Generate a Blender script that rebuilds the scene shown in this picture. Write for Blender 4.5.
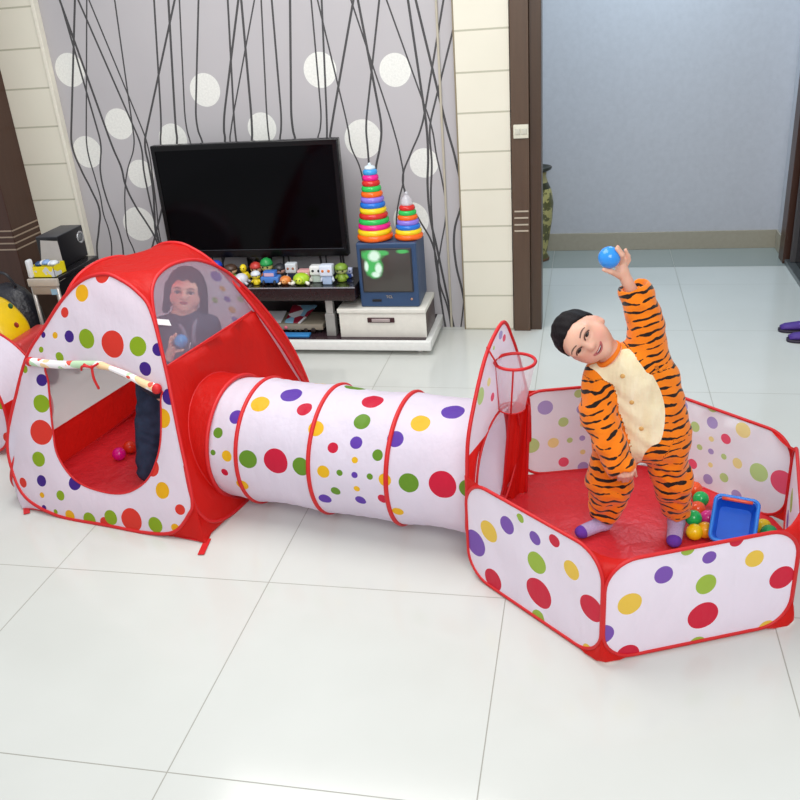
import bpy, bmesh, math, random
import numpy as np
from mathutils import Vector, Matrix
from mathutils.geometry import delaunay_2d_cdt
random.seed(7); np.random.seed(7)
for o in list(bpy.data.objects): bpy.data.objects.remove(o)
SC = bpy.context.scene; COL = SC.collection
PI = math.pi

# ---------------------------------------------------------------- camera
F_PX, PITCH, YAW, ROLL, CAM_H = 872.27, 0.437105, -0.230351, -0.0778919, 1.77839
_cp, _sp = math.cos(PITCH), math.sin(PITCH)
FW = np.array([math.sin(YAW)*_cp, math.cos(YAW)*_cp, -_sp])
_R0 = np.array([math.cos(YAW), -math.sin(YAW), 0.0]); _U0 = np.cross(_R0, FW)
RT = math.cos(ROLL)*_R0 + math.sin(ROLL)*_U0
UP = -math.sin(ROLL)*_R0 + math.cos(ROLL)*_U0
EYE = np.array([0.0, 0.0, CAM_H])
cd = bpy.data.cameras.new('camera'); cam = bpy.data.objects.new('camera', cd); COL.objects.link(cam)
cam.matrix_world = Matrix(((RT[0], UP[0], -FW[0], 0), (RT[1], UP[1], -FW[1], 0), (RT[2], UP[2], -FW[2], CAM_H), (0, 0, 0, 1)))
cd.sensor_width = 36; cd.lens = F_PX*36/800; cd.clip_start = .05; cd.clip_end = 60
SC.camera = cam

# ---------------------------------------------------------------- world, lamps, exposure
w = bpy.data.worlds.new('world'); SC.world = w; w.use_nodes = True
w.node_tree.nodes['Background'].inputs[0].default_value = (.93, .96, 1, 1)
w.node_tree.nodes['Background'].inputs[1].default_value = .62
def area(name, loc, target, size, energy, color=(1, 1, 1), sy=None):
    l = bpy.data.lights.new(name, 'AREA'); l.energy = energy; l.color = color; l.size = size
    if sy: l.shape = 'RECTANGLE'; l.size_y = sy
    o = bpy.data.objects.new(name, l); COL.objects.link(o); o.location = loc
    d = Vector(target)-Vector(loc); o.rotation_euler = d.to_track_quat('-Z', 'Y').to_euler()
    return o
area('ceiling_light', (-1.3, 2.9, 2.75), (-1.3, 3.0, 0), 1.8, 52, (1, .985, .96))
area('camera_flash_bounce', (.5, -.2, 2.6), (-.4, 3.2, .3), 1.6, 60, (1, .99, .985))
area('corridor_light', (.4, 5.4, 2.7), (.4, 5.4, 0), .9, 27, (.62, .84, 1))
SC.view_settings.view_transform = 'Standard'; SC.view_settings.look = 'None'
SC.view_settings.gamma = 1; SC.view_settings.exposure = 0.06; SC.view_settings.use_curve_mapping = False

# ---------------------------------------------------------------- measuring helpers
def ray(px, py): return (px-400)/F_PX*RT-(py-400)/F_PX*UP+FW
def at(px, py, Y): d = ray(px, py); return EYE+d*(Y/d[1])          # point on the wall-parallel plane y = Y
def atz(px, py, z): d = ray(px, py); return EYE+d*((z-CAM_H)/d[2])
def proj(P):
    d = np.asarray(P, float)-EYE; z = d@FW
    return np.stack([400+F_PX*(d@RT)/z, 400-F_PX*(d@UP)/z], -1)
def depth(P): return float((np.asarray(P)-EYE)@FW)

# ---------------------------------------------------------------- material helpers
def srgb(h):
    if isinstance(h, str):
        c = [int(h[i:i+2], 16)/255 for i in (0, 2, 4)]
        return tuple((x/12.92 if x <= .04045 else ((x+.055)/1.055)**2.4) for x in c)+(1,)
    return tuple(h)+(1,)
class NT:
    def __init__(s, name):
        s.m = bpy.data.materials.new(name); s.m.use_nodes = True; s.t = s.m.node_tree; s.t.nodes.clear()
        s.out = s.t.nodes.new('ShaderNodeOutputMaterial')
    def n(s, ty, **k):
        n = s.t.nodes.new(ty)
        for a, b in k.items(): setattr(n, a, b)
        return n
    def link(s, a, b):
        if isinstance(a, (int, float, tuple)): b.default_value = a
        else: s.t.links.new(a, b)
    def math(s, op, a, b=0.0, c=0.0, clamp=False):
        n = s.n('ShaderNodeMath', operation=op, use_clamp=clamp)
        s.link(a, n.inputs[0]); s.link(b, n.inputs[1]); s.link(c, n.inputs[2]); return n.outputs[0]
    def mix(s, f, a, b):
        n = s.n('ShaderNodeMix', data_type='RGBA'); s.link(f, n.inputs[0]); s.link(a, n.inputs[6]); s.link(b, n.inputs[7]); return n.outputs[2]
    def noise(s, vec, scale, detail=2, rough=.5):
        n = s.n('ShaderNodeTexNoise'); n.inputs['Scale'].default_value = scale; n.inputs['Detail'].default_value = detail
        n.inputs['Roughness'].default_value = rough
        if vec is not None: s.link(vec, n.inputs['Vector'])
        return n.outputs[0]
    def coord(s, k='Object'): return s.n('ShaderNodeTexCoord').outputs[k]
    def bump(s, h, strength=.3, dist=.01):
        n = s.n('ShaderNodeBump'); n.inputs['Strength'].default_value = strength; n.inputs['Distance'].default_value = dist
        s.link(h, n.inputs['Height']); return n.outputs[0]
    def bsdf(s, col, rough=.5, spec=.5, metal=0, normal=None, **k):
        b = s.n('ShaderNodeBsdfPrincipled'); s.link(col, b.inputs['Base Color']); s.link(rough, b.inputs['Roughness'])
        b.inputs['Specular IOR Level'].default_value = spec; b.inputs['Metallic'].default_value = metal
        for a, v in k.items(): s.link(v, b.inputs[a.replace('_', ' ')])
        if normal is not None: s.link(normal, b.inputs['Normal'])
        return b.outputs[0]
    def done(s, sh): s.link(sh, s.out.inputs[0]); return s.m
    def sep(s, v):
        n = s.n('ShaderNodeSeparateXYZ'); s.link(v, n.inputs[0]); return n.outputs
_mc = {}
def plain(h, rough=.5, spec=.5, metal=0, grain=.0, emis=0):
    k = (h, rough, spec, metal, grain, emis)
    if k in _mc: return _mc[k]
    t = NT('mat_%s' % (h if isinstance(h, str) else 'c'))
    c = srgb(h); nz = t.noise(t.coord(), 35, 3)
    dark = tuple(x*(.90-grain) for x in c[:3])+(1,)
    col = t.mix(nz, dark, tuple(min(1, x*1.06) for x in c[:3])+(1,))
    kw = {}
    if emis: kw = dict(Emission_Color=c, Emission_Strength=emis)
    _mc[k] = t.done(t.bsdf(col, rough, spec, metal, **kw)); return _mc[k]
def add_translucent(t, col, sh, amt):
    tr = t.n('ShaderNodeBsdfTranslucent'); t.link(col, tr.inputs[0])
    mx = t.n('ShaderNodeMixShader'); mx.inputs[0].default_value = amt
    t.link(sh, mx.inputs[1]); t.link(tr.outputs[0], mx.inputs[2]); return mx.outputs[0]
def cloth(name, h, transl=.3, rough=.55, wr=.5, dots=None, base2=None):
    """thin nylon, optional printed dots given as {colour: [(u, v, r), ...]} in metres of the UV map"""
    t = NT(name); col = srgb(h)
    if dots:
        uv = t.coord('UV')
        for c, lst in dots.items():
            if not lst: continue
            cur = None
            for (u, v, r) in lst:
                d = t.n('ShaderNodeVectorMath', operation='DISTANCE'); t.link(uv, d.inputs[0]); d.inputs[1].default_value = (u, v, 0)
                e = t.math('SUBTRACT', d.outputs['Value'], r)
                cur = e if cur is None else t.math('MINIMUM', cur, e)
            col = t.mix(t.math('LESS_THAN', cur, 0.0), col, srgb(c))
    oc = t.coord('Object')
    mp = t.n('ShaderNodeMapping'); t.link(oc, mp.inputs[0]); mp.inputs['Scale'].default_value = (9, 9, 4)
    nz = t.noise(mp.outputs[0], 1.0, 4, .55)
    n2 = t.noise(oc, 45, 2)
    hgt = t.math('ADD', t.math('MULTIPLY', nz, 1.0), t.math('MULTIPLY', n2, .05))
    b = t.bump(hgt, wr, .02)
    return t.done(add_translucent(t, col, t.bsdf(col, rough, .35, normal=b), transl))

# ---------------------------------------------------------------- object helpers
def wl(o):
    v = Vector((0, 0, 0))
    while o is not None: v += o.location; o = o.parent
    return v
def mk(name, verts, faces, mat, parent=None, smooth=True, uv=None, base=None, mats=None, fmat=None):
    """one mesh object; vertices in world metres, stored relative to the parent"""
    off = wl(parent) if parent is not None else Vector(base if base is not None else (0, 0, 0))
    me = bpy.data.meshes.new(name)
    V = np.asarray(verts, float).reshape(-1, 3)-np.array(off)
    me.from_pydata(V.tolist(), [], [tuple(int(i) for i in f) for f in faces])
    if smooth and len(me.polygons): me.polygons.foreach_set('use_smooth', [True]*len(me.polygons))
    for mm in (mats or [mat]): me.materials.append(mm)
    if fmat is not None: me.polygons.foreach_set('material_index', [int(i) for i in fmat])
    if uv is not None:
        l = me.uv_layers.new(name='UVMap'); idx = np.zeros(len(me.loops), int); me.loops.foreach_get('vertex_index', idx)
        l.data.foreach_set('uv', np.asarray(uv, float)[idx].ravel())
    me.update()
    o = bpy.data.objects.new(name, me); COL.objects.link(o)
    if parent is not None: o.parent = parent
    else: o.location = off
    return o
def tag(o, label, cat, group=None, kind=None):
    o['label'] = label; o['category'] = cat
    if group: o['group'] = group
    if kind: o['kind'] = kind
    return o
def thing(name, loc, label, cat, group=None):
    o = bpy.data.objects.new(name, None); COL.objects.link(o); o.location = Vector([float(x) for x in loc]); o.empty_display_size = .05
    return tag(o, label, cat, group)
def lab(o, s): o['label'] = s; return o
def structure(o): o['kind'] = 'structure'; return o

class G:
    """geometry collector"""
    def __init__(s): s.v = []; s.f = []; s.m = []
    def add(s, v, f, mi=0):
        n = len(s.v); s.v += [tuple(float(c) for c in p) for p in v]; s.f += [tuple(i+n for i in q) for q in f]; s.m += [mi]*len(f); return s
    def box(s, lo, hi, bev=0, M=None, mi=0):
        bm = bmesh.new(); bmesh.ops.create_cube(bm, size=1)
        lo = np.array(lo, float); hi = np.array(hi, float); c = (lo+hi)/2; d = hi-lo
        for v in bm.verts: v.co = Vector([v.co[i]*d[i]+c[i] for i in range(3)])
        if bev: bmesh.ops.bevel(bm, geom=bm.edges[:], offset=bev, segments=3, profile=.5, affect='EDGES')
        if M is not None: bm.transform(M)
        bm.verts.index_update(); s.add([v.co[:] for v in bm.verts], [[v.index for v in f.verts] for f in bm.faces], mi); bm.free(); return s
    def tube(s, pts, r, n=8, closed=False, mi=0, cap=True):
        P = np.asarray(pts, float); m = len(P); rr = np.broadcast_to(np.asarray(r, float), (m,))
        V = []; prev = None
        for i in range(m):
            t = (P[(i+1) % m]-P[i-1]) if closed else (P[min(i+1, m-1)]-P[max(i-1, 0)])
            t = t/(np.linalg.norm(t)+1e-12)
            if prev is None:
                a = np.cross(t, [0, 0, 1.0]);
                if np.linalg.norm(a) < .1: a = np.cross(t, [0, 1.0, 0])
            else: a = prev-(prev@t)*t
            a /= np.linalg.norm(a)+1e-12; prev = a; b = np.cross(t, a)
            for k in range(n): V.append(P[i]+rr[i]*(math.cos(2*PI*k/n)*a+math.sin(2*PI*k/n)*b))
        F = []
        for i in range(m if closed else m-1):
            for k in range(n):
                j = (i+1) % m; F.append((i*n+k, i*n+(k+1) % n, j*n+(k+1) % n, j*n+k))
        if not closed and cap: F.append(tuple(range(n))[::-1]); F.append(tuple((m-1)*n+k for k in range(n)))
        return s.add(V, F, mi)
    def lathe(s, prof, c=(0, 0, 0), n=24, ax=None, mi=0):
        """prof: list of (r, z)"""
        V = []; F = []; m = len(prof)
        X, Y, Z = (np.eye(3) if ax is None else ax)
        for (r, z) in prof:
            for k in range(n): V.append(np.array(c)+X*r*math.cos(2*PI*k/n)+Y*r*math.sin(2*PI*k/n)+Z*z)
        for i in range(m-1):
            for k in range(n): F.append((i*n+k, i*n+(k+1) % n, (i+1)*n+(k+1) % n, (i+1)*n+k))
        F.append(tuple(range(n))[::-1]); F.append(tuple((m-1)*n+k for k in range(n)))
        return s.add(V, F, mi)
    def ball(s, c, r, n=16, ax=None, mi=0):
        r3 = np.broadcast_to(np.asarray(r, float), (3,)); V = []; F = []; h = n//2
        A = np.eye(3) if ax is None else np.array(ax)
        for i in range(h+1):
            t = PI*(i+.0)/h; t = min(max(t, 1e-3), PI-1e-3)
            for k in range(n):
                q = np.array([math.sin(t)*math.cos(2*PI*k/n), math.sin(t)*math.sin(2*PI*k/n), math.cos(t)])*r3
                V.append(np.array(c)+q@A)
        for i in range(h):
            for k in range(n): F.append((i*n+k, (i+1)*n+k, (i+1)*n+(k+1) % n, i*n+(k+1) % n))
        return s.add(V, F, mi)
    def out(s, name, mat, parent=None, smooth=True, base=None, mats=None):
        return mk(name, s.v, s.f, mat, parent, smooth, base=base, mats=mats, fmat=s.m if mats else None)
def flat(o):
    o.data.polygons.foreach_set('use_smooth', [False]*len(o.data.polygons)); return o
def autosm(o, ang=.6):
    """keep sharp edges sharp on smooth shaded boxes"""
    me = o.data; bm = bmesh.new(); bm.from_mesh(me)
    for e in bm.edges:
        if len(e.link_faces) == 2 and e.calc_face_angle(0) > ang: e.smooth = False
    bm.to_mesh(me); bm.free(); return o
def catmull(P, n=8, closed=True):
    P = np.asarray(P, float); m = len(P); out = []
    for i in range(m if closed else m-1):
        p0 = P[(i-1) % m] if closed or i > 0 else P[i]; p1 = P[i]; p2 = P[(i+1) % m]
        p3 = P[(i+2) % m] if closed or i+2 < m else P[min(i+1, m-1)]
        for k in range(n):
            t = k/n
            out.append(.5*((2*p1)+(-p0+p2)*t+(2*p0-5*p1+4*p2-p3)*t*t+(-p0+3*p1-3*p2+p3)*t**3))
    if not closed: out.append(P[-1])
    return np.array(out)
def pip(pts, poly):
    x, y = pts[:, 0], pts[:, 1]; ins = np.zeros(len(pts), bool); n = len(poly)
    for i in range(n):
        x1, y1 = poly[i]; x2, y2 = poly[(i+1) % n]
        c = ((y1 > y) != (y2 > y)); ins ^= c & (x < (x2-x1)*(y-y1)/((y2-y1)+1e-12)+x1)
    return ins
def sheet(outline, holes=(), step=.04):
    """triangulated planar sheet (u, v) with holes -> pts, tris"""
    outline = np.asarray(outline, float); allp = [outline]; edges = []; n0 = 0
    for L in [outline]+[np.asarray(h, float) for h in holes]:
        m = len(L); edges += [(n0+i, n0+(i+1) % m) for i in range(m)]; n0 += m
        if L is not outline: allp.append(L)
    lo = outline.min(0); hi = outline.max(0)
    gx, gy = np.meshgrid(np.arange(lo[0]+step/2, hi[0], step), np.arange(lo[1]+step/2, hi[1], step)); g = np.stack([gx.ravel(), gy.ravel()], 1)
    g = g[pip(g, outline)]
    for h in holes: g = g[~pip(g, np.asarray(h))]
    B = np.concatenate(allp)
    if len(g): g = g[np.min(np.linalg.norm(g[:, None]-B[None], axis=2), axis=1) > step*.35]
    allp.append(g); P = np.concatenate(allp)
    r = delaunay_2d_cdt([Vector(p) for p in P], edges, [], 0, 1e-6)
    V = np.array([v[:] for v in r[0]]); T = np.array([t for t in r[2] if len(t) == 3])
    c = V[T].mean(1); k = pip(c, outline)
    for h in holes: k &= ~pip(c, np.asarray(h))
    return V, T[k]
class Plane:
    def __init__(s, P, e, inward, lean=0.0):
        s.P = np.array(P, float); s.e = np.array(e, float)/np.linalg.norm(e)
        s.up = np.array([0, 0, 1.0])+lean*np.array(inward, float); s.up /= np.linalg.norm(s.up)
        s.N = np.cross(s.e, s.up); s.N /= np.linalg.norm(s.N)
    def w(s, uv):
        uv = np.asarray(uv, float).reshape(-1, 2); return s.P+uv[:, :1]*s.e+uv[:, 1:2]*s.up
    def un(s, px, py):
        d = ray(px, py); X = EYE+d*(((s.P-EYE)@s.N)/(d@s.N)); return float((X-s.P)@s.e), float((X-s.P)@s.up), depth(X)
    def dots(s, lst, scale, ox, oy, pal):
        out = {}
        for (c, X, Y, r) in lst:
            u, v, dp = s.un(ox+X/scale, oy+Y/scale)
            out.setdefault(pal[c], []).append((u, v, r/scale*dp/F_PX))
        return out
def merge(*ds):
    o = {}
    for d in ds:
        for k, v in d.items(): o.setdefault(k, []).extend(v)
    return o
def panel(name, pl, outline, holes, mat, parent, bulge=.0, step=.045, off=0.0, wr=.0):
    V, T = sheet(outline, holes, step)
    W = pl.w(V)+pl.N*off
    if bulge or wr:
        B = np.asarray(outline); d = np.min(np.linalg.norm(V[:, None]-B[None], axis=2), axis=1)
        for h in holes: d = np.minimum(d, np.min(np.linalg.norm(V[:, None]-np.asarray(h)[None], axis=2), axis=1))
        a = np.clip(d/.12, 0, 1); W = W+pl.N*(bulge*a*(2-a)+wr*a*np.sin(V[:, 0]*23+V[:, 1]*11)*np.sin(V[:, 1]*17-V[:, 0]*5))[:, None]
    return mk(name, W, T, mat, parent, uv=V)

# ================================================================ SETTING
def floor_mat():
    t = NT('polished_tiles'); s = t.sep(t.coord('Object'))
    def grid(c, o):
        f = t.math('FRACT', t.math('DIVIDE', t.math('ADD', c, o), .8)); return t.math('ABSOLUTE', t.math('SUBTRACT', f, .5))
    gx = grid(s[0], .234+8); gy = grid(s[1], -2.256+8)
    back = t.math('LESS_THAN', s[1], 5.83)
    g = t.math('GREATER_THAN', t.math('MAXIMUM', gx, t.math('MULTIPLY', gy, back)), .4979)
    edge = t.math('LESS_THAN', t.math('ABSOLUTE', t.math('SUBTRACT', s[1], 5.83)), .004)
    g = t.math('MAXIMUM', g, edge)
    nz = t.noise(t.coord('Object'), 2.2, 4)
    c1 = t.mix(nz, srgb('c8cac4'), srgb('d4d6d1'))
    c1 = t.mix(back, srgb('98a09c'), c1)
    col = t.mix(g, c1, srgb('9c9b92'))
    return t.done(t.bsdf(col, t.math('ADD', .13, t.math('MULTIPLY', g, .4)), .5))
def slab(name, lo, hi, mat, kind=True, bev=0):
    o = G().box(lo, hi, bev).out(name, mat, smooth=False, base=((lo[0]+hi[0])/2, (lo[1]+hi[1])/2, lo[2]))
    return structure(o) if kind else o
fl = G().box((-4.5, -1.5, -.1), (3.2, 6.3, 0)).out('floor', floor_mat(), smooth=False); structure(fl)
FP = 4.66                                   # face of the tiled piers of the television wall
def wallpaper_mat():
    t = NT('wavy_wallpaper'); oc = t.coord('Object'); s = t.sep(oc); X, Z = s[0], s[2]
    nz = t.noise(oc, 2.0, 3)
    col = t.mix(nz, srgb('b0adb0'), srgb('bdbabc'))
    cir = None
    Y = FP+.04
    for (px, py, r) in [(87.5, 152, 15.5), (141, 174, 14), (139, 224, 17), (173, 139, 15), (119, 124, 15), (262, 128, 15), (363, 139, 19), (424, 163, 14.5), (411, 220, 18), (205, 90, 16), (320, 70, 17), (70, 70, 16), (395, 70, 16), (400, 290, 16)]:
        p = at(px, py, Y); rr = r*depth(p)/F_PX
        cc = t.n('ShaderNodeCombineXYZ'); t.link(X, cc.inputs[0]); t.link(Z, cc.inputs[2])
        d = t.n('ShaderNodeVectorMath', operation='DISTANCE'); t.link(cc.outputs[0], d.inputs[0]); d.inputs[1].default_value = (p[0], 0, p[2])
        e = t.math('SUBTRACT', d.outputs['Value'], rr); cir = e if cir is None else t.math('MINIMUM', cir, e)
    dn = t.noise(oc, 90, 2, .8)
    col = t.mix(t.math('LESS_THAN', cir, 0), col, t.mix(dn, srgb('cfd0cb'), srgb('f6f6f0')))
    A = lambda L: [(60+x/4, 130+y/4) for x, y in L]
    Bq = lambda L: [(340+x/3.63, 130+y/3.63) for x, y in L]
    curves = [A([(45, 0), (50, 70), (85, 160), (125, 240), (158, 320), (155, 400), (148, 480), (170, 600)]),
              A([(105, 0), (110, 80), (140, 190), (160, 260), (175, 340), (195, 400), (207, 480), (190, 600)]),
              A([(150, 0), (163, 60), (162, 170), (185, 270), (215, 350), (240, 420), (252, 480), (250, 600)]),
              A([(185, 0), (215, 80), (245, 150), (262, 220), (300, 300), (345, 370), (375, 420), (400, 480)]),
              A([(292, 0), (295, 70), (270, 160), (260, 240), (262, 340), (270, 420), (295, 480), (330, 600)]),
              A([(300, 0), (325, 70), (335, 160), (350, 240), (370, 330), (390, 420), (405, 480)]),
              A([(347, 0), (340, 60), (355, 140), (372, 240), (378, 330), (386, 420), (415, 480)]),
              A([(322, -20), (350, 60), (372, 200), (385, 300), (398, 420), (420, 500)]),
              [(160, 100), (161, 130), (160.5, 140), (165, 170)], [(174, 100), (176, 130), (177, 140), (172, 170)], [(184, 100), (187, 130), (190, 141), (196, 170)],
              [(196, 100), (198, 130), (202, 141), (210, 180)], [(226, 100), (224, 130), (225, 139), (220, 170)], [(236, 100), (231, 130), (230, 139), (236, 170)],
              [(233, 100), (235, 130), (236, 139), (240, 170)], [(250, 100), (252, 130), (252, 138), (246, 170)], [(266, 100), (268, 130), (269, 138), (274, 170)],
              [(280, 100), (281, 130), (280, 138), (280, 170)], [(291, 100), (293, 130), (295, 138), (302, 170)], [(320, 100), (320, 130), (318, 137), (318, 170)], [(326, 100), (327, 130), (327, 137), (330, 170)], [(336, 100), (331, 130), (330, 137), (332, 170)],
              Bq([(10, -90), (30, 0), (40, 60), (70, 130), (85, 190), (110, 330)]), Bq([(100, -80), (95, 0), (100, 60), (105, 140), (100, 330)]), Bq([(140, -80), (150, 0), (145, 60), (130, 140), (120, 330)]),
              Bq([(170, -80), (195, 0), (220, 100), (230, 180), (215, 250), (205, 330), (215, 450)]),
              Bq([(310, -80), (292, 0), (255, 90), (228, 170), (240, 235), (290, 330), (330, 400), (350, 470), (365, 600), (380, 700)]),
              Bq([(305, -80), (315, 0), (320, 100), (318, 200), (330, 330), (350, 420), (380, 560)]),
              Bq([(310, -80), (335, 0), (350, 90), (372, 190), (385, 290), (365, 430), (355, 500), (370, 640)]),
              Bq([(340, -80), (326, 0), (333, 120), (330, 240), (340, 400), (360, 550), (392, 650), (406, 750)]),
              Bq([(370, -80), (390, 0), (420, 110), (442, 250), (415, 370), (420, 480), (447, 600), (465, 760)]),
              Bq([(450, -80), (441, 0), (434, 130), (443, 230), (455, 400), (462, 480), (450, 620), (433, 760)])]
    zn = t.math('DIVIDE', Z, 2.0); cur = None
    for i, c in enumerate(curves):
        pts = sorted([(p[2]/2.0, (p[0]+3.2)/3.2) for p in (at(x, y, Y) for x, y in c)])
        fc = t.n('ShaderNodeFloatCurve'); cv = fc.mapping.curves[0]
        fc.mapping.use_clip = False
        cv.points[0].location = pts[0]; cv.points[1].location = pts[-1]
        for p in pts[1:-1]: cv.points.new(*p)
        fc.mapping.update(); t.link(zn, fc.inputs['Value'])
        xx = t.math('SUBTRACT', t.math('MULTIPLY', fc.outputs[0], 3.2), 3.2)
        e = t.math('SUBTRACT', t.math('ABSOLUTE', t.math('SUBTRACT', X, xx)), [.0065, .0045, .0055][i % 3])
        cur = e if cur is None else t.math('MINIMUM', cur, e)
    col = t.mix(t.math('LESS_THAN', cur, 0), col, srgb('4b4a4b'))
    return t.done(t.bsdf(col, .6, .3))
XL, XR = at(68, 152, FP)[0], at(462, 230, FP)[0]   # wallpaper between the two piers
structure(G().box((-4.2, FP+.04, 0), (at(538, 300, FP)[0], FP+.14, 2.9)).out('wall_back', wallpaper_mat(), smooth=False))
# tiled piers
def pier_mat(nm, zs, vx=None):
    t = NT(nm); s = t.sep(t.coord('Object')); Z = s[2]; cur = None
    for z in zs:
        e = t.math('ABSOLUTE', t.math('SUBTRACT', Z, z)); cur = e if cur is None else t.math('MINIMUM', cur, e)
    nz = t.noise(t.coord('Object'), 3, 4)
    col = t.mix(nz, srgb('dedac8'), srgb('e9e5d5'))
    col = t.mix(t.math('LESS_THAN', cur, .0045), col, srgb('b9b6a2'))
    h = t.math('SMOOTH_MIN', cur, .012, .004)
    return t.done(t.bsdf(col, .35, .5, normal=t.bump(h, .6, .01)))
zsr = [at(485, y, FP)[2] for y in (151.8, 188.2, 225.7, 261.2, 295.7)]; st = (zsr[0]-zsr[-1])/4
zz = [zsr[-1]+st*k for k in range(-2, 14)]
def zcol(name, x0, x1, mat, y0=FP, z1=2.9, z0=0.0):
    o = G().box((x0, y0, z0), (x1, FP+.04, z1), .003).out(name, mat, smooth=False); return structure(o)
zcol('trim_1', XR+.0, at(512, 230, FP)[0], pier_mat('pier_tiles', zz))
xl0 = -3.237
zsl = [at(25, 165, FP)[2], at(34, 200.5, FP)[2]]
zl = [zsl[1]+(zsl[0]-zsl[1])*k for k in range(-8, 14)]
zcol('trim_2', xl0, XL-.02, pier_mat('pier_tiles_left', zl))
zcol('trim_3', XL-.02, XL, plain('e8e4d4', .4), FP-.01)
xs = at(447, 250, FP)[0]; zcol('trim_4', xs-.006, xs+.006, plain('b9b2a0', .4), FP+.03)
zcol('trim_5', XR-.008, XR, plain('8f846c', .4), FP+.0)
# brown wood casings
def wood(nm='dark_wood', a='3a2a20', b='54402f'):
    t = NT(nm); mp = t.n('ShaderNodeMapping'); t.link(t.coord('Object'), mp.inputs[0]); mp.inputs['Scale'].default_value = (26, 26, 1.6)
    nz = t.noise(mp.outputs[0], 1.5, 6, .6); return t.done(t.bsdf(t.mix(nz, srgb(a), srgb(b)), .35, .5, normal=t.bump(nz, .15, .003)))
WOOD = wood(); WOOD2 = wood('dark_wood_deep', '3a2016', '4a2d20')
xa, xb, xc = at(513, 230, FP)[0], at(530, 230, FP)[0], at(541.5, 230, FP)[0]
dj = structure(G().box((xa, FP-.02, 0), (xb, FP+.1, 2.9), .003).out('trim_6', wood('casing_wood', '4a382b', '614c3b'), smooth=False))
s_ = G()
for y in (211.5, 218, 224.8, 231):
    a = at(514.5, y, FP-.02); b = at(528.5, y, FP-.02); s_.box((a[0], FP-.0225, a[2]-.004), (b[0], FP-.0195, a[2]+.004))
lab(s_.out('inlay', plain('b9ad9a', .3), dj, False), 'pale metal inlay lines')
structure(G().box((xb+.001, FP+.002, 0), (xc, FP+.14, 2.9), .003).out('trim_7', WOOD, smooth=False))
# left pilaster whose side runs towards the viewer
pj = structure(G().box((-3.62, 4.4, 0), (xl0, 4.7, 2.9), .004).out('trim_8', WOOD2, smooth=False))
s_ = G()
for k in range(4):
    z = at(12, 231+k*6.2, 4.4)[2]
    s_.box((-3.6, 4.397, z-.004), (-3.2365, 4.4, z+.004)); s_.box((-3.24, 4.397, z-.004), (xl0+.003, 4.66, z+.004))
lab(s_.out('inlay', plain('a08c7a', .3), pj, False), 'pale metal inlay lines')
structure(G().box((-4.5, 4.56, 0), (-3.62, 4.7, 2.9)).out('wall_left', plain('3b322a', .5), smooth=False))
# corridor behind the doorway
CWX = 1.272; CWY = 6.27
cm = plain('c2c3c9', .6)
structure(G().box((-2.4, CWY, 0), (3.2, CWY+.1, 2.9)).out('wall_corridor_back', cm, smooth=False))
structure(G().box((CWX, 6.02, 0), (CWX+.1, CWY, 2.9)).out('wall_corridor_right', cm, smooth=False))
bb = plain('a8a08e', .25)
structure(G().box((-2.4, CWY-.014, 0), (CWX, CWY, .125), .002).out('baseboard_corridor_back', bb, smooth=False))
structure(G().box((CWX-.014, 6.02, 0), (CWX, CWY-.014, .125), .002).out('baseboard_corridor_right', bb, smooth=False))
structure(G().box((-2.5, FP+.14, 0), (-2.4, CWY+.1, 2.9)).out('wall_corridor_left', cm, smooth=False))
dr = structure(G().box((CWX-.03, 5.88, 0), (CWX+.1, 6.02, 2.9), .004).out('door_1', WOOD2, smooth=False))
g = G().box((CWX+.03, 4.7, .03), (CWX+.05, 5.88, 2.2)); t = NT('dark_glass'); g.out('door_panel', t.done(t.bsdf(srgb('0e0d10'), .08, .6)), dr, False)
G().box((CWX-.02, 4.7, 0), (CWX+.09, 5.88, .03), .004).out('door_threshold', plain('6f7678', .3, metal=.6), dr, False)
G().box((CWX+.0, 5.80, .03), (CWX+.055, 5.83, 2.2), .003).out('door_rail', plain('5f5b5c', .3, metal=.5), dr, False)
structure(G().box((CWX+.0, 4.56, 0), (CWX+.12, 4.7, 2.9), .004).out('trim_9', WOOD2, smooth=False))
# switch plate on the casing
p0 = at(513.5, 138.5, FP-.02); p1 = at(528.5, 124, FP-.02)
sw = thing('light_switch', ((p0[0]+p1[0])/2, FP-.02, p0[2]), 'cream light switch plate on the brown door casing', 'light switch')
autosm(G().box((p0[0], FP-.03, p0[2]), (p1[0], FP-.021, p1[2]), .003).out('plate', plain('d9d6c4', .4), sw))
for k in range(2):
    x = p0[0]+(p1[0]-p0[0])*(.12+.42*k); autosm(G().box((x, FP-.034, p0[2]+.02), (x+.026, FP-.029, p1[2]-.02), .002).out('rocker', plain('c9c7b8', .35), sw))
# vase in the corridor
vx, vy = -.335, 6.05
va = thing('floor_vase', (vx, vy, 0), 'tall olive and cream patterned vase standing in the corridor behind the casing', 'vase')
t = NT('vase_glaze'); nz = t.noise(t.coord('Object'), 14, 5, .7)
vz = t.sep(t.coord('Object'))[2]
body = t.mix(t.math('GREATER_THAN', nz, .5), srgb('b0a66a'), srgb('5c5a34'))
up_ = t.math('GREATER_THAN', vz, .54); dk = t.math('MULTIPLY', t.math('GREATER_THAN', vz, .50), t.math('LESS_THAN', vz, .54))
VM = t.done(t.bsdf(t.mix(dk, t.mix(up_, body, srgb('a89f6e')), srgb('3c3c2a')), .3, .5))
G().lathe([(.05, 0), (.065, .0), (.07, .02), (.055, .05), (.07, .14), (.092, .28), (.1, .4), (.088, .48), (.062, .54), (.05, .58), (.055, .61)], (vx, vy, 0), 32).out('body', VM, va)
G().lathe([(.055, .61), (.085, .625), (.09, .64), (.08, .645), (.045, .63)], (vx, vy, 0), 32).out('rim', plain('2e3026', .3), va)
G().lathe([(.05, .0), (.073, .0), (.073, .016), (.06, .02)], (vx, vy, 0), 32).out('foot', plain('6a4a30', .4), va)

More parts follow.
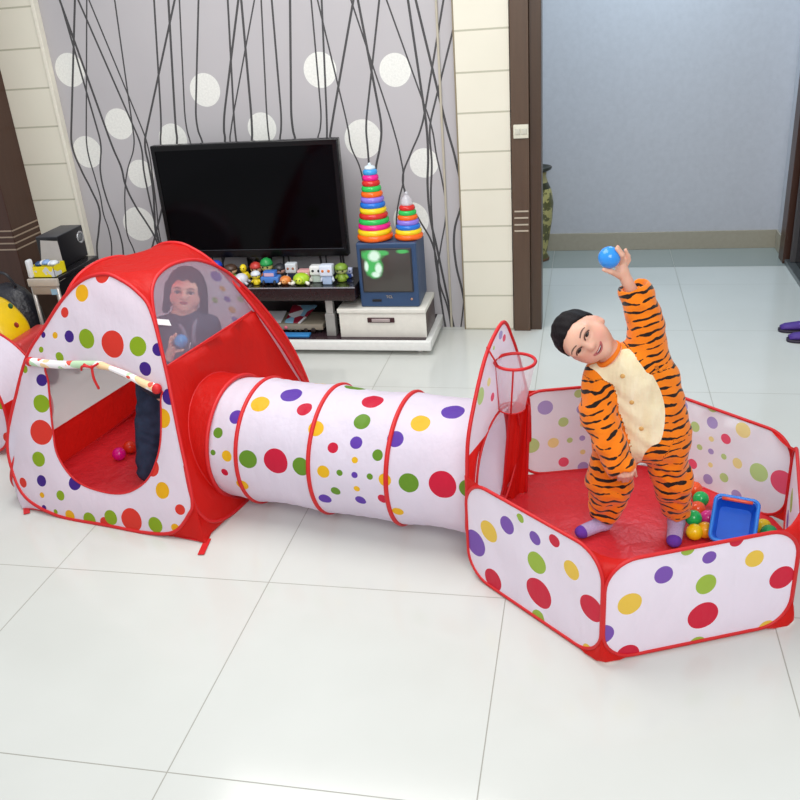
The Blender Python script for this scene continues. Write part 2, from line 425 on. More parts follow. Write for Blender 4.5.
# ================================================================ PLAY SET
RED = 'd8161c'; PK = 'ece6f3'
PAL = dict(Y='f0b80e', R='e23a2b', G='8fb31a', P='42208a', V='6b46ab')
TUN = dict(Y='f5c21c', R='d41c3e', G='6b9a2a', P='6540b0')
PIT = dict(Y='e9c64c', R='cf1d3c', G='9cbc44', P='7a53b0')
INS = dict(Y='ece29a', R='e85c78', G='b9da8e', P='a9a0d4')
PKI = 'eaeff6'
red_cloth = cloth('red_nylon', 'e4231c', .5, .45, .8)
red_floor = cloth('red_floor_nylon', 'e63840', .15, .38, 1.0)
bind = plain('cc1519', .5)
white_plain = cloth('white_nylon', PK, .3, .5, .5)
def mesh_mat(nm, col, fac):
    t = NT(nm); d = t.n('ShaderNodeBsdfDiffuse'); d.inputs[0].default_value = srgb(col)
    tr = t.n('ShaderNodeBsdfTranslucent'); tr.inputs[0].default_value = srgb(col); a = t.n('ShaderNodeMixShader'); a.inputs[0].default_value = .5
    t.link(d.outputs[0], a.inputs[1]); t.link(tr.outputs[0], a.inputs[2])
    tp = t.n('ShaderNodeBsdfTransparent'); m = t.n('ShaderNodeMixShader'); m.inputs[0].default_value = fac
    t.link(tp.outputs[0], m.inputs[1]); t.link(a.outputs[0], m.inputs[2]); return t.done(m.outputs[0])
net = mesh_mat('fine_mesh', 'b9b4c8', .42)
net2 = mesh_mat('hoop_mesh', 'f0e6ee', .35)
def circle(c, r, n=40, ry=None): return [(c[0]+r*math.cos(2*PI*k/n), c[1]+(ry or r)*math.sin(2*PI*k/n)) for k in range(n)]

# ---- tent
TA = np.array([-2.213, 2.608, 0]); TB = np.array([-1.354, 2.445, 0])
te = (TB-TA)/np.linalg.norm(TB-TA); tn = np.array([-te[1], te[0], 0]); TD = 1.0
LEAN = .3
PF = Plane(TA, te, tn, LEAN); PR = Plane(TB, tn, -te, LEAN)
PL_ = Plane(TA-.1*te, tn, te, .4); PB = Plane(TA+TD*tn-.1*te, te, -tn, LEAN)
front_loop = catmull([(.2, .006), (.436, .006), (.62, .006), (.745, .028), (.812, .104), (.827, .171), (.775, .381), (.711, .646), (.651, .84), (.592, .905), (.519, .944), (.445, .962), (.343, .935), (.248, .86), (.152, .744), (.065, .633), (.002, .474), (-.05, .3), (-.04, .18), (.03, .06)], 6)
side_pts = [(.115, .03), (.229, .006), (.45, .004), (.7, .008), (.87, .03), (.965, .09), (1.0, .2), (1.0, .316), (.98, .43), (.94, .542), (.863, .689), (.764, .823), (.64, .91), (.528, .942), (.42, .945), (.331, .915), (.274, .835), (.208, .634), (.119, .375), (.051, .17), (.062, .08)]
side_loop = catmull(side_pts, 6)
hw = [(0, .006), (.25, .006), (.4, .03), (.47, .1), (.49, .2), (.48, .32), (.43, .47), (.36, .62), (.27, .77), (.18, .88), (.08, .94)]
side_loop_l = side_loop*np.array([1, 1.03])
back_loop = catmull([(.53+a*(1-.19*min(1, b/.25)), b) for a, b in hw]+[(.53, .955)]+[(.53-a, b) for a, b in hw[:0:-1]], 6)
tent = thing('play_tent', ((TA+TB)/2+tn*.5), 'red and white polka dot pop-up tent with a rolled door and mesh side window', 'play tent')
tent_dots = merge(
    PF.dots([('R', 372, 125, 32), ('Y', 302, 193, 31), ('R', 240, 263, 19), ('P', 160, 345, 11), ('Y', 206, 346, 12), ('P', 258, 350, 22), ('G', 323, 358, 36), ('R', 417, 378, 50), ('G', 508, 386, 36), ('P', 577, 398, 24), ('P', 533, 468, 26), ('G', 155, 398, 11), ('G', 220, 425, 18), ('Y', 506, 187, 10), ('P', 155, 509, 22), ('G', 155, 594, 33), ('R', 155, 698, 46), ('G', 148, 795, 28), ('Y', 592, 648, 36), ('P', 616, 570, 30), ('G', 93, 470, 14)], 3.636, 0, 240, PAL),
    PF.dots([('P', 133, 124, 18), ('R', 75, 130, 16), ('Y', 134, 168, 9), ('G', 192, 169, 16), ('P', 232, 132, 22), ('Y', 217, 232, 18), ('G', 277, 245, 24), ('R', 326, 255, 20), ('G', 345, 237, 24), ('R', 408, 245, 38), ('G', 481, 260, 26), ('Y', 505, 153, 26), ('R', 557, 213, 17), ('Y', 540, 270, 14), ('R', 468, 85, 28), ('P', 137, 208, 9), ('G', 173, 220, 8), ('G', 116, 214, 9)], 3.077, 0, 440, PAL))
door = catmull([(.16, .60), (.165, .54), (.171, .467), (.182, .35), (.203, .25), (.285, .165), (.406, .137), (.525, .146), (.618, .202), (.664, .275), (.690, .371), (.692, .52), (.688, .56), (.55, .605), (.44, .628), (.3, .62)], 5)
panel('front_panel', PF, front_loop, [door], cloth('tent_front_print', PK, .3, .5, .5, tent_dots), tent, .012, .035, wr=.004)
T1 = np.array([-1.19, 2.814, .246]); T3 = np.array([-.61, 2.71, .246]); TR = .243
td = (T3-T1)/np.linalg.norm(T3-T1); ta = np.cross(td, [0, 0, 1.0]); ta /= np.linalg.norm(ta); tb = np.cross(ta, td)
LT = np.linalg.norm(T3-T1)/2
def tun_start(th, r=TR):
    q = T1+r*(math.cos(th)*ta+math.sin(th)*tb); return ((PR.P-q)@PR.N)/(td@PR.N)
hole = []
for k in range(48):
    th = 2*PI*k/48; q = T1+(TR+.0)*(math.cos(th)*ta+math.sin(th)*tb); q = q+td*tun_start(th, TR)-PR.P; hole.append((float(q@PR.e), max(.012, float(q@PR.up))))
def split(loop, v, above):
    """clip a closed loop by the line y = v"""
    out = []; n = len(loop)
    for i in range(n):
        a, b = loop[i], loop[(i+1) % n]; ia = (a[1] > v) == above; ib = (b[1] > v) == above
        if ia: out.append(tuple(a))
        if ia != ib: k = (v-a[1])/(b[1]-a[1]); out.append((a[0]+k*(b[0]-a[0]), v))
    return out
SV = .63
lab(panel('side_panel', PR, split(side_loop, SV, False), [hole], red_cloth, tent, .015, .04, wr=.007), 'red lower side with the round tunnel opening')
lab(panel('window', PR, split(side_loop, SV, True), [], net, tent, .0, .04), 'sheer mesh side window')
SVL = (PL_.un(54, 427)[1]+PL_.un(128, 385)[1])/2
lab(panel('side_panel', PL_, split(side_loop_l, SVL, False), [], red_cloth, tent, 0, .05, wr=.006), 'red lower side facing away')
panel('window', PL_, split(side_loop_l, SVL, True), [], net2, tent, 0, .05)
bd = PB.dots([('V', 305, 625, 25), ('Y', 330, 675, 14), ('G', 300, 720, 14), ('V', 348, 718, 15), ('G', 400, 718, 14), ('Y', 368, 760, 16), ('V', 380, 798, 15), ('Y', 440, 712, 18)], 4, 140, 120, dict(V='8f76c4', Y='e8b85c', G='b4cc86'))
bd = merge(bd, {'e4604a': [(.2, .3, .05), (.7, .35, .05)], 'b4cc86': [(.35, .5, .04), (.85, .2, .035)], 'e8b85c': [(.5, .25, .035), (.25, .65, .03)]})
panel('back_panel', PB, back_loop, [], cloth('tent_back_print', PK, .35, .5, .4, bd), tent, 0, .05, wr=.004)
def loop3(pl, lp, off=0): return pl.w(lp)+pl.N*off
loops = dict(F=loop3(PF, front_loop), R=loop3(PR, side_loop), L=loop3(PL_, side_loop_l), B=loop3(PB, back_loop))
for k, v in loops.items():
    G().tube(v, .0072, 8, True).out('binding', bind, tent)
G().tube(PF.w(door)-PF.N*0, .004, 6, True).out('door_binding', bind, tent)
G().tube(PR.w(hole), .003, 6, True).out('tunnel_collar', bind, tent)
line = [PR.w([(a, SV)])[0] for a in np.linspace(.212, .897, 12)]; G().tube(line, .004, 6).out('window_binding', bind, tent)
def arc(loop2, pl, a, b, apex_side, n=16):
    """resample the part of a loop between two parameter points (nearest samples) going the given way"""
    L = np.asarray(loop2); i = int(np.argmin(np.linalg.norm(L-np.array(a), axis=1))); j = int(np.argmin(np.linalg.norm(L-np.array(b), axis=1)))
    m = len(L); idx = []
    k = i
    while True:
        idx.append(k)
        if k == j: break
        k = (k+apex_side) % m
    Q = L[idx]; s = np.concatenate([[0], np.cumsum(np.linalg.norm(np.diff(Q, axis=0), axis=1))]); u = np.linspace(0, s[-1], n)
    return pl.w(np.stack([np.interp(u, s, Q[:, 0]), np.interp(u, s, Q[:, 1])], 1))
def gusset(name, a, b, mat, sag=0.0, pull=None, k=5, lbl=None, parent=None):
    n = len(a); V = []; F = []
    for i in range(n):
        for j in range(k+1):
            t = j/k; p = a[i]*(1-t)+b[i]*t; w_ = math.sin(PI*t)
            if pull is not None: p = p+(np.array(pull)-p)*w_*min(1, i/(n-1)*1.15)*.97
            p = p-np.array([0, 0, sag])*w_; V.append(p)
    for i in range(n-1):
        for j in range(k): F.append((i*(k+1)+j, (i+1)*(k+1)+j, (i+1)*(k+1)+j+1, i*(k+1)+j+1))
    o = mk(name, V, F, mat, parent)
    if lbl: lab(o, lbl)
    return V[-(k+1):]
apF, apS, apB = (.445, .962), (.47, .945), (.53, .955)
fr_up = arc(front_loop, PF, (.775, .381), apF, 1); fl_up = arc(front_loop, PF, (-.05, .3), apF, -1)
r_n = arc(side_loop, PR, (.119, .375), apS, -1); r_f = arc(side_loop, PR, (1.0, .316), apS, 1)
l_n = arc(side_loop_l, PL_, (.119, .375), apS, -1); l_f = arc(side_loop_l, PL_, (1.0, .316), apS, 1)
b_r = arc(back_loop, PB, (.92, .32), apB, 1); b_l = arc(back_loop, PB, (.05, .32), apB, -1)
ROWS = [gusset('roof_gusset', a, b, red_cloth, .008, parent=tent) for a, b in ((fr_up, r_n), (r_f, b_r), (b_l, l_f), (l_n, fl_up))]
ring = sum(ROWS, []); cen = sum(ring)/len(ring)-np.array([0, 0, .012])
mk('roof_cap', [cen]+ring, [(0, 1+i, 1+(i+1) % len(ring)) for i in range(len(ring))], red_cloth, tent)
TCc = TB+TD*tn; TDd = TA+TD*tn-.1*te
def low(loop, pl, a, b, way): return arc(loop, pl, a, b, way, 10)
wdots = {'f0b80e': [(0, 0, .001)]}
gusset('corner_gusset', low(front_loop, PF, (.775, .381), (.62, .006), -1), low(side_loop, PR, (.119, .375), (.229, .006), 1), red_cloth, 0, TB+te*.02+np.array([0, 0, .004]), lbl='red corner pulled down to the floor', parent=tent)
gusset('corner_gusset', low(front_loop, PF, (-.05, .3), (.2, .006), 1), low(side_loop_l, PL_, (.119, .375), (.229, .006), 1), white_plain, 0, TA+np.array([0, 0, .004]), lbl='white corner pulled down to the floor', parent=tent)
gusset('corner_gusset', low(side_loop, PR, (1.0, .316), (.7, .008), -1), low(back_loop, PB, (.92, .32), (.78, .006), -1), red_cloth, 0, TCc+np.array([0, 0, .004]), parent=tent)
gusset('corner_gusset', low(side_loop_l, PL_, (1.0, .316), (.7, .008), -1), low(back_loop, PB, (.05, .32), (.28, .006), 1), red_cloth, 0, TDd+np.array([0, 0, .004]), parent=tent)
for c, d in ((TB, atz(201, 555, .002)), (TA, atz(27, 514, .002))):
    d = np.array(d); a = c+tn*.035+np.array([0, 0, .006]); s = np.cross((d-a)/np.linalg.norm(d-a), [0, 0, 1])*.012
    V = [a-s, a+s, d+s+np.array([0, 0, .004]), d-s+np.array([0, 0, .004])]; V += [np.array(v)-np.array([0, 0, .003]) for v in V]
    mk('corner_tab', V, [(0, 1, 2, 3), (7, 6, 5, 4), (0, 4, 5, 1), (1, 5, 6, 2), (2, 6, 7, 3), (3, 7, 4, 0)], bind, tent, False)
def disc_floor(name, pts, z, mat, parent):
    PP = Plane((0, 0, z), (1, 0, 0), (0, 1, 0)); V, T = sheet(pts, [], .06)
    W = np.c_[V, np.full(len(V), z)+.003*np.sin(V[:, 0]*31)*np.sin(V[:, 1]*27+V[:, 0]*12)]; return mk(name, W, T, mat, parent)
disc_floor('tent_floor', [p[:2] for p in (TA-.0*te+.01*tn, TB-.01*te+.01*tn, TCc-.01*te-.0*tn, TDd, TA-.1*te+.22*tn)], .006, red_floor, tent)
# rolled up door
t = NT('rolled_print'); nz = t.noise(t.coord('Object'), 22, 0, .3); n2 = t.noise(t.coord('Object'), 14, 1)
cc = t.mix(t.math('GREATER_THAN', nz, .6), srgb('f4eef0'), srgb('bcd9b4')); cc = t.mix(t.math('LESS_THAN', nz, .36), cc, srgb('f2cfa0')); cc = t.mix(t.math('GREATER_THAN', n2, .68), cc, srgb('e05a4a'))
ROLL_M = t.done(t.bsdf(cc, .55, .3))
def onp(px, py, off=.02): u, v, _ = PF.un(px, py); return PF.w([(u, v)])[0]-off*PF.N
assert (PF.N@(EYE-TA)) != 0
sgn = 1 if PF.N@(EYE-TA) > 0 else -1
def onp(px, py, off=.02): u, v, _ = PF.un(px, py); return PF.w([(u, v)])[0]+off*sgn*PF.N
rl = catmull([onp(x, y) for x, y in ((34, 361), (60, 364), (88, 364), (106, 365), (130, 374), (148, 383), (160, 388))], 6, False)
dr_ = G().tube(rl, np.interp(np.linspace(0, 1, len(rl)), [0, .1, .5, .55, .9, 1], [.015, .016, .0145, .010, .016, .019]), 12).out('rolled_door', ROLL_M, tent)
G().ball(rl[0], .0185, 12).out('roll_end', bind, dr_); G().ball(rl[-1], .020, 12).out('roll_end', bind, dr_)
tp = onp(100, 366, .044)
G().tube(catmull([tp+np.array(q) for q in ((-.03, 0, .012), (0, -.005, .002), (.03, 0, .016))], 4, False), .0045, 6).tube(catmull([tp, tp+np.array([.004, -.01, -.04]), tp+np.array([.012, -.005, -.085])], 4, False), .005, 6).tube(catmull([tp, tp+np.array([-.03, -.01, .008]), tp+np.array([-.045, 0, -.012])], 4, False), .0045, 6).ball(tp, .008, 8).out('tie_bow', bind, tent)

pls_, pe_ = PR.un(156, 322)[:2], PR.un(169, 323)[:2]
q_ = [PR.w([uvp])[0]+(.004 if PR.N@(EYE-TB) > 0 else -.004)*PR.N for uvp in ((pls_[0], pls_[1]-.012), (pe_[0], pe_[1]-.012), (pe_[0], pe_[1]+.012), (pls_[0], pls_[1]+.012))]
lab(mk('care_label', q_+[p+.0015*PR.N for p in q_], [(0, 1, 2, 3), (7, 6, 5, 4), (0, 4, 5, 1), (1, 5, 6, 2), (2, 6, 7, 3), (3, 7, 4, 0)], plain('f2f2f4', .5), tent, False), 'small white fabric label at the window edge')
# ---- tunnel
T1 = np.array([-1.19, 2.814, .246]); T3 = np.array([-.61, 2.71, .246]); TR = .243
td = (T3-T1)/np.linalg.norm(T3-T1); ta = np.cross(td, [0, 0, 1.0]); ta /= np.linalg.norm(ta); tb = np.cross(ta, td)   # ta towards the viewer side
LT = np.linalg.norm(T3-T1)/2                      # ring spacing
T0 = T1-td*(.42*LT)*1.0; Lend = 3.42*LT+.02
def on_tun(px, py):
    d = ray(px, py); d = d/np.linalg.norm(d); o = EYE-T1; dp = d-(d@td)*td; op = o-(o@td)*td
    A, B, C = dp@dp, 2*dp@op, op@op-TR*TR; disc = max(0, B*B-4*A*C); k = (-B-math.sqrt(disc))/(2*A); P = EYE+d*k
    q = P-T1; return float(q@td), math.atan2(q@tb, q@ta)*TR, depth(P)
tun = thing('play_tunnel', (float(T3[0]+T1[0])/2, float(T3[1]+T1[1])/2, 0), 'white polka dot crawl tunnel with red hoops joining the tent and the ball pit', 'play tunnel')
td_ = {}
for (c, X, Yv, r) in [('G', 97, 247, 15), ('Y', 122, 311, 16), ('R', 117, 355, 11), ('Y', 165, 388, 18), ('P', 148, 204, 20), ('Y', 212, 167, 26), ('P', 295, 138, 30), ('R', 330, 180, 22), ('G', 178, 320, 26), ('R', 251, 326, 37), ('G', 320, 339, 26), ('Y', 361, 235, 22), ('R', 405, 287, 15), ('P', 466, 272, 18), ('G', 483, 213, 24), ('R', 513, 158, 30), ('G', 525, 307, 16), ('Y', 463, 321, 9), ('Y', 380, 353, 18), ('G', 423, 356, 9), ('P', 463, 362, 9), ('G', 504, 366, 9), ('Y', 545, 374, 18), ('Y', 469, 400, 9), ('G', 412, 408, 14), ('P', 479, 433, 16), ('R', 539, 425, 14), ('P', 385, 428, 18), ('Y', 580, 460, 16), ('P', 573, 263, 23), ('Y', 640, 218, 27), ('P', 727, 183, 32), ('G', 607, 384, 28), ('R', 697, 389, 40), ('G', 765, 397, 24), ('Y', 380, 100, 20), ('G', 84, 302, 8)]:
    u, v, dp = on_tun(180+X/2.667, 340+Yv/2.667); td_.setdefault(TUN[c], []).append((u, v, r/2.667*dp/F_PX))
td_.setdefault(TUN['Y'], []).append((3*LT+.04, -.35, .03)); td_.setdefault(TUN['G'], []).append((1.2*LT, 1.9*TR, .04)); td_[TUN['R']].append((1.6*LT, 2.4*TR, .05))
tm = cloth('tunnel_print', PK, .35, .45, .7, td_)
NU, NV = 66, 72; us = np.linspace(-.42*LT, Lend-.42*LT, NU); V = []; UVs = []; F = []
for i, u in enumerate(us):
    fr_ = (u/LT) % 1.0; sagr = TR-.009*math.sin(PI*fr_)**.8-.002*abs(math.sin(u*61))
    for j in range(NV+1):
        th = -PI+2*PI*j/NV+1e-4; r = sagr-.003*math.sin(PI*fr_)*math.sin(5*th+u*9)
        V.append(T1+td*u+r*(math.cos(th)*ta+math.sin(th)*tb)); UVs.append((u, th*TR))
for i in range(NU-1):
    for j in range(NV): F.append((i*(NV+1)+j, (i+1)*(NV+1)+j, (i+1)*(NV+1)+j+1, i*(NV+1)+j+1))
mk('sleeve', V, F, tm, tun, uv=UVs)
V = []; F = []
for j in range(73):
    th = 2*PI*j/72; o_ = math.cos(th)*ta+math.sin(th)*tb; u1 = us[0]; u0 = min(tun_start(th), u1-.001)
    for k in range(5): V.append(T1+o_*(TR+.002*math.sin(9*th)*(k % 2))+td*(u1*(1-k/4)+u0*k/4))
for j in range(72):
    for k in range(4): F.append((j*5+k, j*5+5+k, j*5+6+k, j*5+k+1))
lab(mk('connecting_cuff', V, F, red_cloth, tun), 'red fabric cuff joining the tunnel to the tent')
def ring3(c, r, rr, g=None): return (g or G()).tube([c+r*(math.cos(a)*ta+math.sin(a)*tb) for a in np.linspace(0, 2*PI, 72, endpoint=False)], rr, 8, True)
for k in (-.42, 0, 1, 2): ring3(T1+td*LT*k, TR-.002, .0085).out('hoop', bind, tun)
ring3(T1+td*LT*3.02, TR, .013).out('hoop', bind, tun)

# ---- ball pit
PH = .345
PP = [np.array(p+(0,)) for p in ((.062, 1.992), (.605, 2.222), (.69, 2.76), (.255, 3.15), (-.25, 3.02), (-.367, 2.375))]
pit = thing('ball_pit', (float(np.mean([p[0] for p in PP])), float(np.mean([p[1] for p in PP])), 0), 'six-sided polka dot ball pit with a red floor and a small hoop', 'ball pit')
def rrect(w, h, r, n=8, v0=.008):
    out = []
    for cx, cy, a0 in ((w-r, h-r, 0), (r, h-r, 90), (r, v0+r, 180), (w-r, v0+r, 270)):
        for k in range(n+1): a = math.radians(a0+90*k/n); out.append((cx+r*math.cos(a), cy+r*math.sin(a)))
    return out
def add_loop(pl, outl, r=.0058, name='binding'): return G().tube(pl.w(outl), r, 8, True).out(name, bind, pit)
pls = []; outs = []
hs = [.345, .345, .345, .37, .37, .37]
for i in range(6):
    a, b = PP[i], PP[(i+1) % 6]; e_ = (b-a); w_ = np.linalg.norm(e_); e_ /= w_; g_ = .003
    pls.append(Plane(a+e_*g_, e_, (0, 0, 0))); outs.append(rrect(w_-2*g_, hs[i], .095))
PB_ = pls
dFL = PB_[5].dots([('Y', 135, 318, 42), ('P', 197, 297, 34), ('P', 296, 341, 27), ('G', 245, 272, 18), ('R', 363, 350, 25), ('G', 301, 427, 42), ('Y', 423, 452, 37), ('R', 309, 533, 59), ('R', 492, 585, 52), ('P', 88, 358, 50), ('R', 150, 486, 42), ('G', 307, 619, 30), ('Y', 478, 726, 20)], 3.478, 450, 440, PIT)
dFR = PB_[0].dots([('Y', 152, 396, 50), ('P', 281, 286, 39), ('G', 372, 190, 27), ('P', 454, 218, 29), ('R', 558, 152, 30), ('Y', 626, 223, 38), ('R', 730, 295, 52), ('G', 442, 321, 44), ('R', 430, 440, 63), ('P', 50, 512, 44), ('R', 143, 590, 48), ('G', 408, 552, 38), ('Y', 672, 488, 36)], 3.81, 590, 500, PIT)
dBR = PB_[2].dots([('P', 272, 112, 34), ('G', 408, 118, 28), ('P', 410, 190, 28), ('Y', 548, 222, 37), ('G', 335, 207, 24), ('R', 470, 262, 25), ('Y', 406, 262, 13), ('G', 355, 298, 14), ('P', 403, 318, 14), ('G', 459, 342, 14), ('Y', 521, 370, 25), ('R', 322, 373, 24), ('Y', 401, 378, 12), ('G', 618, 410, 44), ('P', 392, 440, 24), ('G', 462, 434, 22), ('R', 722, 455, 58), ('P', 517, 512, 26)], 4.444, 620, 380, INS)
dBK = PB_[3].dots([('P', 302, 184, 52), ('G', 422, 279, 35), ('Y', 355, 418, 38), ('G', 466, 403, 20), ('R', 424, 546, 35), ('P', 554, 578, 37), ('G', 208, 437, 56), ('Y', 330, 656, 45), ('P', 545, 195, 35), ('P', 550, 390, 20), ('Y', 552, 300, 18), ('Y', 552, 480, 18), ('G', 525, 92, 30), ('R', 720, 300, 40), ('G', 800, 430, 40)], 6.67, 500, 380, INS)
dRT = {PIT['R']: [(.2, .12, .05)], PIT['G']: [(.38, .2, .04)], PIT['Y']: [(.1, .26, .035)], PIT['P']: [(.45, .08, .035)]}
cf = [cloth('pit_print_'+n, PKI if 'back' in n else PK, .2, .45, .45, d) for n, d in (('front_right', dFR), ('right', dRT), ('back_right', dBR), ('back', dBK), ('entry', {}), ('front_left', dFL))]
for i in (0, 1, 2, 3, 5):
    panel('side_panel', pls[i], outs[i], [], cf[i], pit, 0, .05, wr=.004)
    add_loop(pls[i], outs[i])
# entry side: tall pointed backboard standing over the tunnel opening
E5, E4 = PP[5], PP[4]
arch_px = [(467, 478, 2.375), (468, 440, 2.39), (475, 400, 2.45), (484, 362, 2.53), (493, 338, 2.61), (504, 322, 2.69), (512, 338, 2.765), (518, 356, 2.82), (524, 380, 2.90), (529, 405, 2.98), (530, 440, 3.0)]
arch = catmull([at(*q) for q in arch_px], 6, False)
ee = (E4-E5)/np.linalg.norm(E4-E5); W5 = np.linalg.norm(E4-E5)
# the board leans a little: lower edge on the pit side, arch from its own measured outline
low_pts = [E4+np.array([0, 0, .12]), E4-ee*.05+np.array([0, 0, .02]), E4-ee*.12+np.array([0, 0, .008]), E5+ee*.3+np.array([0, 0, .008]), E5+ee*.12+np.array([0, 0, .008]), E5+ee*.03+np.array([0, 0, .06]), E5+np.array([0, 0, .18])]
board = np.concatenate([arch, np.array(low_pts)])
def uvE(P): q = np.asarray(P)-E5; return np.stack([q@ee, q[:, 2]], 1)
b2 = uvE(board)
nE = np.cross(ee, [0, 0, 1.0]); offs = (board-E5)@nE
entry_c = T1+td*(3.02*LT); ec2 = ((entry_c-E5)@ee, .25)
hE = circle(ec2, .215, 40, .225)
def bsurf(V):
    # smooth interpolation of the measured outline's offset from the vertical plane
    d = np.linalg.norm(V[:, None]-b2[None], axis=2)+1e-4; w_ = d**-2.5; return (w_*offs[None]).sum(1)/w_.sum(1)
def bpatch(name, outline, holes, mat, lbl=None, dd=0.0):
    V, T = sheet(outline, holes, .035); W = E5+V[:, :1]*ee+V[:, 1:2]*np.array([0, 0, 1.0])+(bsurf(V)+dd)[:, None]*nE
    o = mk(name, W, T, mat, pit, uv=V)
    if lbl: lab(o, lbl)
    return o
def brd(px, py):
    # point of the board under a photo position
    best = None
    for Y in np.linspace(2.38, 3.0, 120):
        P = at(px, py, Y); q = P-E5; uv = np.array([[q@ee, q[2]]]); e = abs(q@nE-bsurf(uv)[0])
        if best is None or e < best[0]: best = (e, uv[0], depth(P))
    return best[1], best[2]
bdots = {}
for c, x, y, r in (('P', 500.5, 335, 6), ('R', 504.5, 338, 5), ('G', 480.7, 396, 12), ('Y', 489, 382, 6), ('R', 492.5, 397, 6), ('G', 494, 348, 3)):
    uvv, dp = brd(x, y); bdots.setdefault(INS[c], []).append((uvv[0], uvv[1], r*dp/F_PX*.75))
lo2 = split(b2, .44, False); up2 = split(b2, .44, True)
bpatch('backboard', up2, [], cloth('backboard_print', PK, .35, .45, .4, bdots), 'white pointed backboard above the tunnel opening')
midu = ec2[0]
bpatch('entry_panel', lo2, [hE], red_cloth, 'red panel around the tunnel opening')
G().tube(board, .0065, 8, True).out('binding', bind, pit)
ho = np.array([E5+u*ee+np.array([0, 0, v]) for u, v in hE]); ho += (bsurf(np.array(hE)))[:, None]*nE
G().tube(ho, .005, 6, True).out('opening_binding', bind, pit)
# corner gussets between the rounded panels
def corner(i, h):
    a, b = pls[i-1], pls[i]; oa, ob = np.array(outs[i-1]), np.array(outs[i]); wA = oa[:, 0].max()
    th = np.linspace(0, PI/2, 9); r = .095
    for top in (1, 0):
        ha = hs[i-1] if top else .008; hb = hs[i] if top else .008; sg = -1 if top else 1
        A_ = a.w(np.stack([wA-r+r*np.cos(th), ha+sg*(r-r*np.sin(th))], 1)); B_ = b.w(np.stack([r-r*np.cos(th), hb+sg*(r-r*np.sin(th))], 1))
        ctr = np.array([PP[i][0], PP[i][1], 0])
        k = 5; V = []; F = []; n = len(th)
        inw = (np.array([.16, 2.58, 0])-ctr); inw /= np.linalg.norm(inw)
        for q in range(n):
            for j in range(k+1):
                t_ = j/k; p = A_[q]*(1-t_)+B_[q]*t_; s_ = math.sin(PI*t_)*(q/(n-1))
                p = p+(inw*(-.008 if top else -.055)+np.array([0, 0, -.02 if top else .0]))*s_; V.append(p)
        for q in range(n-1):
            for j in range(k): F.append((q*(k+1)+j, (q+1)*(k+1)+j, (q+1)*(k+1)+j+1, q*(k+1)+j+1))
        mk('corner_gusset', V, F, red_cloth, pit)
for i in (0, 1, 2, 3): corner(i, PH)
for i, j in ((5, 5), (4, 3)):
    # gussets next to the entry side
    P = PP[i]; r = .095; th = np.linspace(0, PI/2, 9)
    if i == 5: pl_, w0, dr1 = pls[5], 0, 1
    else: pl_, w0, dr1 = pls[3], max(q[0] for q in outs[3]), -1
    A_ = pl_.w(np.stack([w0+dr1*(r-r*np.cos(th)), hs[j]-(r-r*np.sin(th))], 1)); V = []; F = []
    e0 = ee if i == 5 else -ee
    for q in range(9):
        b_ = P+e0*.0+np.array([0, 0, A_[0][2]+(hs[j]-A_[0][2])*q/8*1.1])+nE*0
        m_ = (A_[q]+b_)/2; V += [A_[q], m_, b_]
    for q in range(8):
        for k in range(2): F.append((q*3+k, q*3+3+k, q*3+4+k, q*3+1+k))
    mk('corner_gusset', V, F, red_cloth, pit)
disc_floor('pit_floor', [(PP[i]+(PP[(i+q) % 6]-PP[i])*.075)[:2]*.997+np.array([.16, 2.58])*.003 for i in range(6) for q in (-1, 1)], .008, red_floor, pit)
# hoop with mesh net
hc = np.array(at(515, 361.5, 2.62)); HR = .066
hr_ = [hc+HR*np.array([math.cos(a), math.sin(a), 0])*np.array([1, 1.05, 1]) for a in np.linspace(0, 2*PI, 40, endpoint=False)]
hoop = G().tube(hr_, .0055, 8, True).out('hoop_ring', bind, pit)
bot = np.array(at(512, 408, 2.64)); V = []; F = []
for i in range(9):
    t_ = i/8; c_ = hc*(1-t_)+bot*t_; rr_ = HR*(1-.35*t_)
    for k in range(25): a = 2*PI*k/24; V.append(c_+rr_*np.array([math.cos(a), 1.05*math.sin(a), 0]))
for i in range(8):
    for k in range(24): F.append((i*25+k, i*25+k+1, (i+1)*25+k+1, (i+1)*25+k))
mk('hoop_net', V, F, net2, hoop)
g = G()
for k in (12, 18): g.tube([V[i*25+k] for i in range(9)], .003, 6)
g.tube([V[8*25+k] for k in range(24)], .003, 6, True); g.out('net_trim', bind, hoop)
for s0 in (-.045, .045): G().tube([hc+np.array([-HR*.75, s0, 0]), np.array(at(497 if s0 > 0 else 487, 350, 2.68 if s0 > 0 else 2.55))+np.array([-.0, 0, .01])], .003, 6).out('hoop_strap', bind, hoop)
# wrinkled red door flap hanging inside by the opening
V = []; F = []; nu, nv = 14, 12
tl, tr_, bl, br = at(510, 407, 2.80), at(529, 405, 2.90), at(503, 497, 2.80), at(526, 500, 2.90)
for i in range(nu+1):
    for j in range(nv+1):
        u, v = i/nu, j/nv; p = (np.array(tl)*(1-u)+np.array(tr_)*u)*(1-v)+(np.array(bl)*(1-u)+np.array(br)*u)*v
        p[2] = max(p[2], .012); V.append(p+np.array([.0, -.012*math.sin(u*13+v*2)*(1-.3*v), 0]))
for i in range(nu):
    for j in range(nv): F.append((i*(nv+1)+j, (i+1)*(nv+1)+j, (i+1)*(nv+1)+j+1, i*(nv+1)+j+1))
fp = mk('door_flap', V, F, red_cloth, pit)
g = G(); g.tube(V[0:nv+1], .005, 6).tube(V[-(nv+1):], .0065, 6).tube([V[i*(nv+1)] for i in range(nu+1)], .004, 6); g.out('flap_binding', bind, fp)

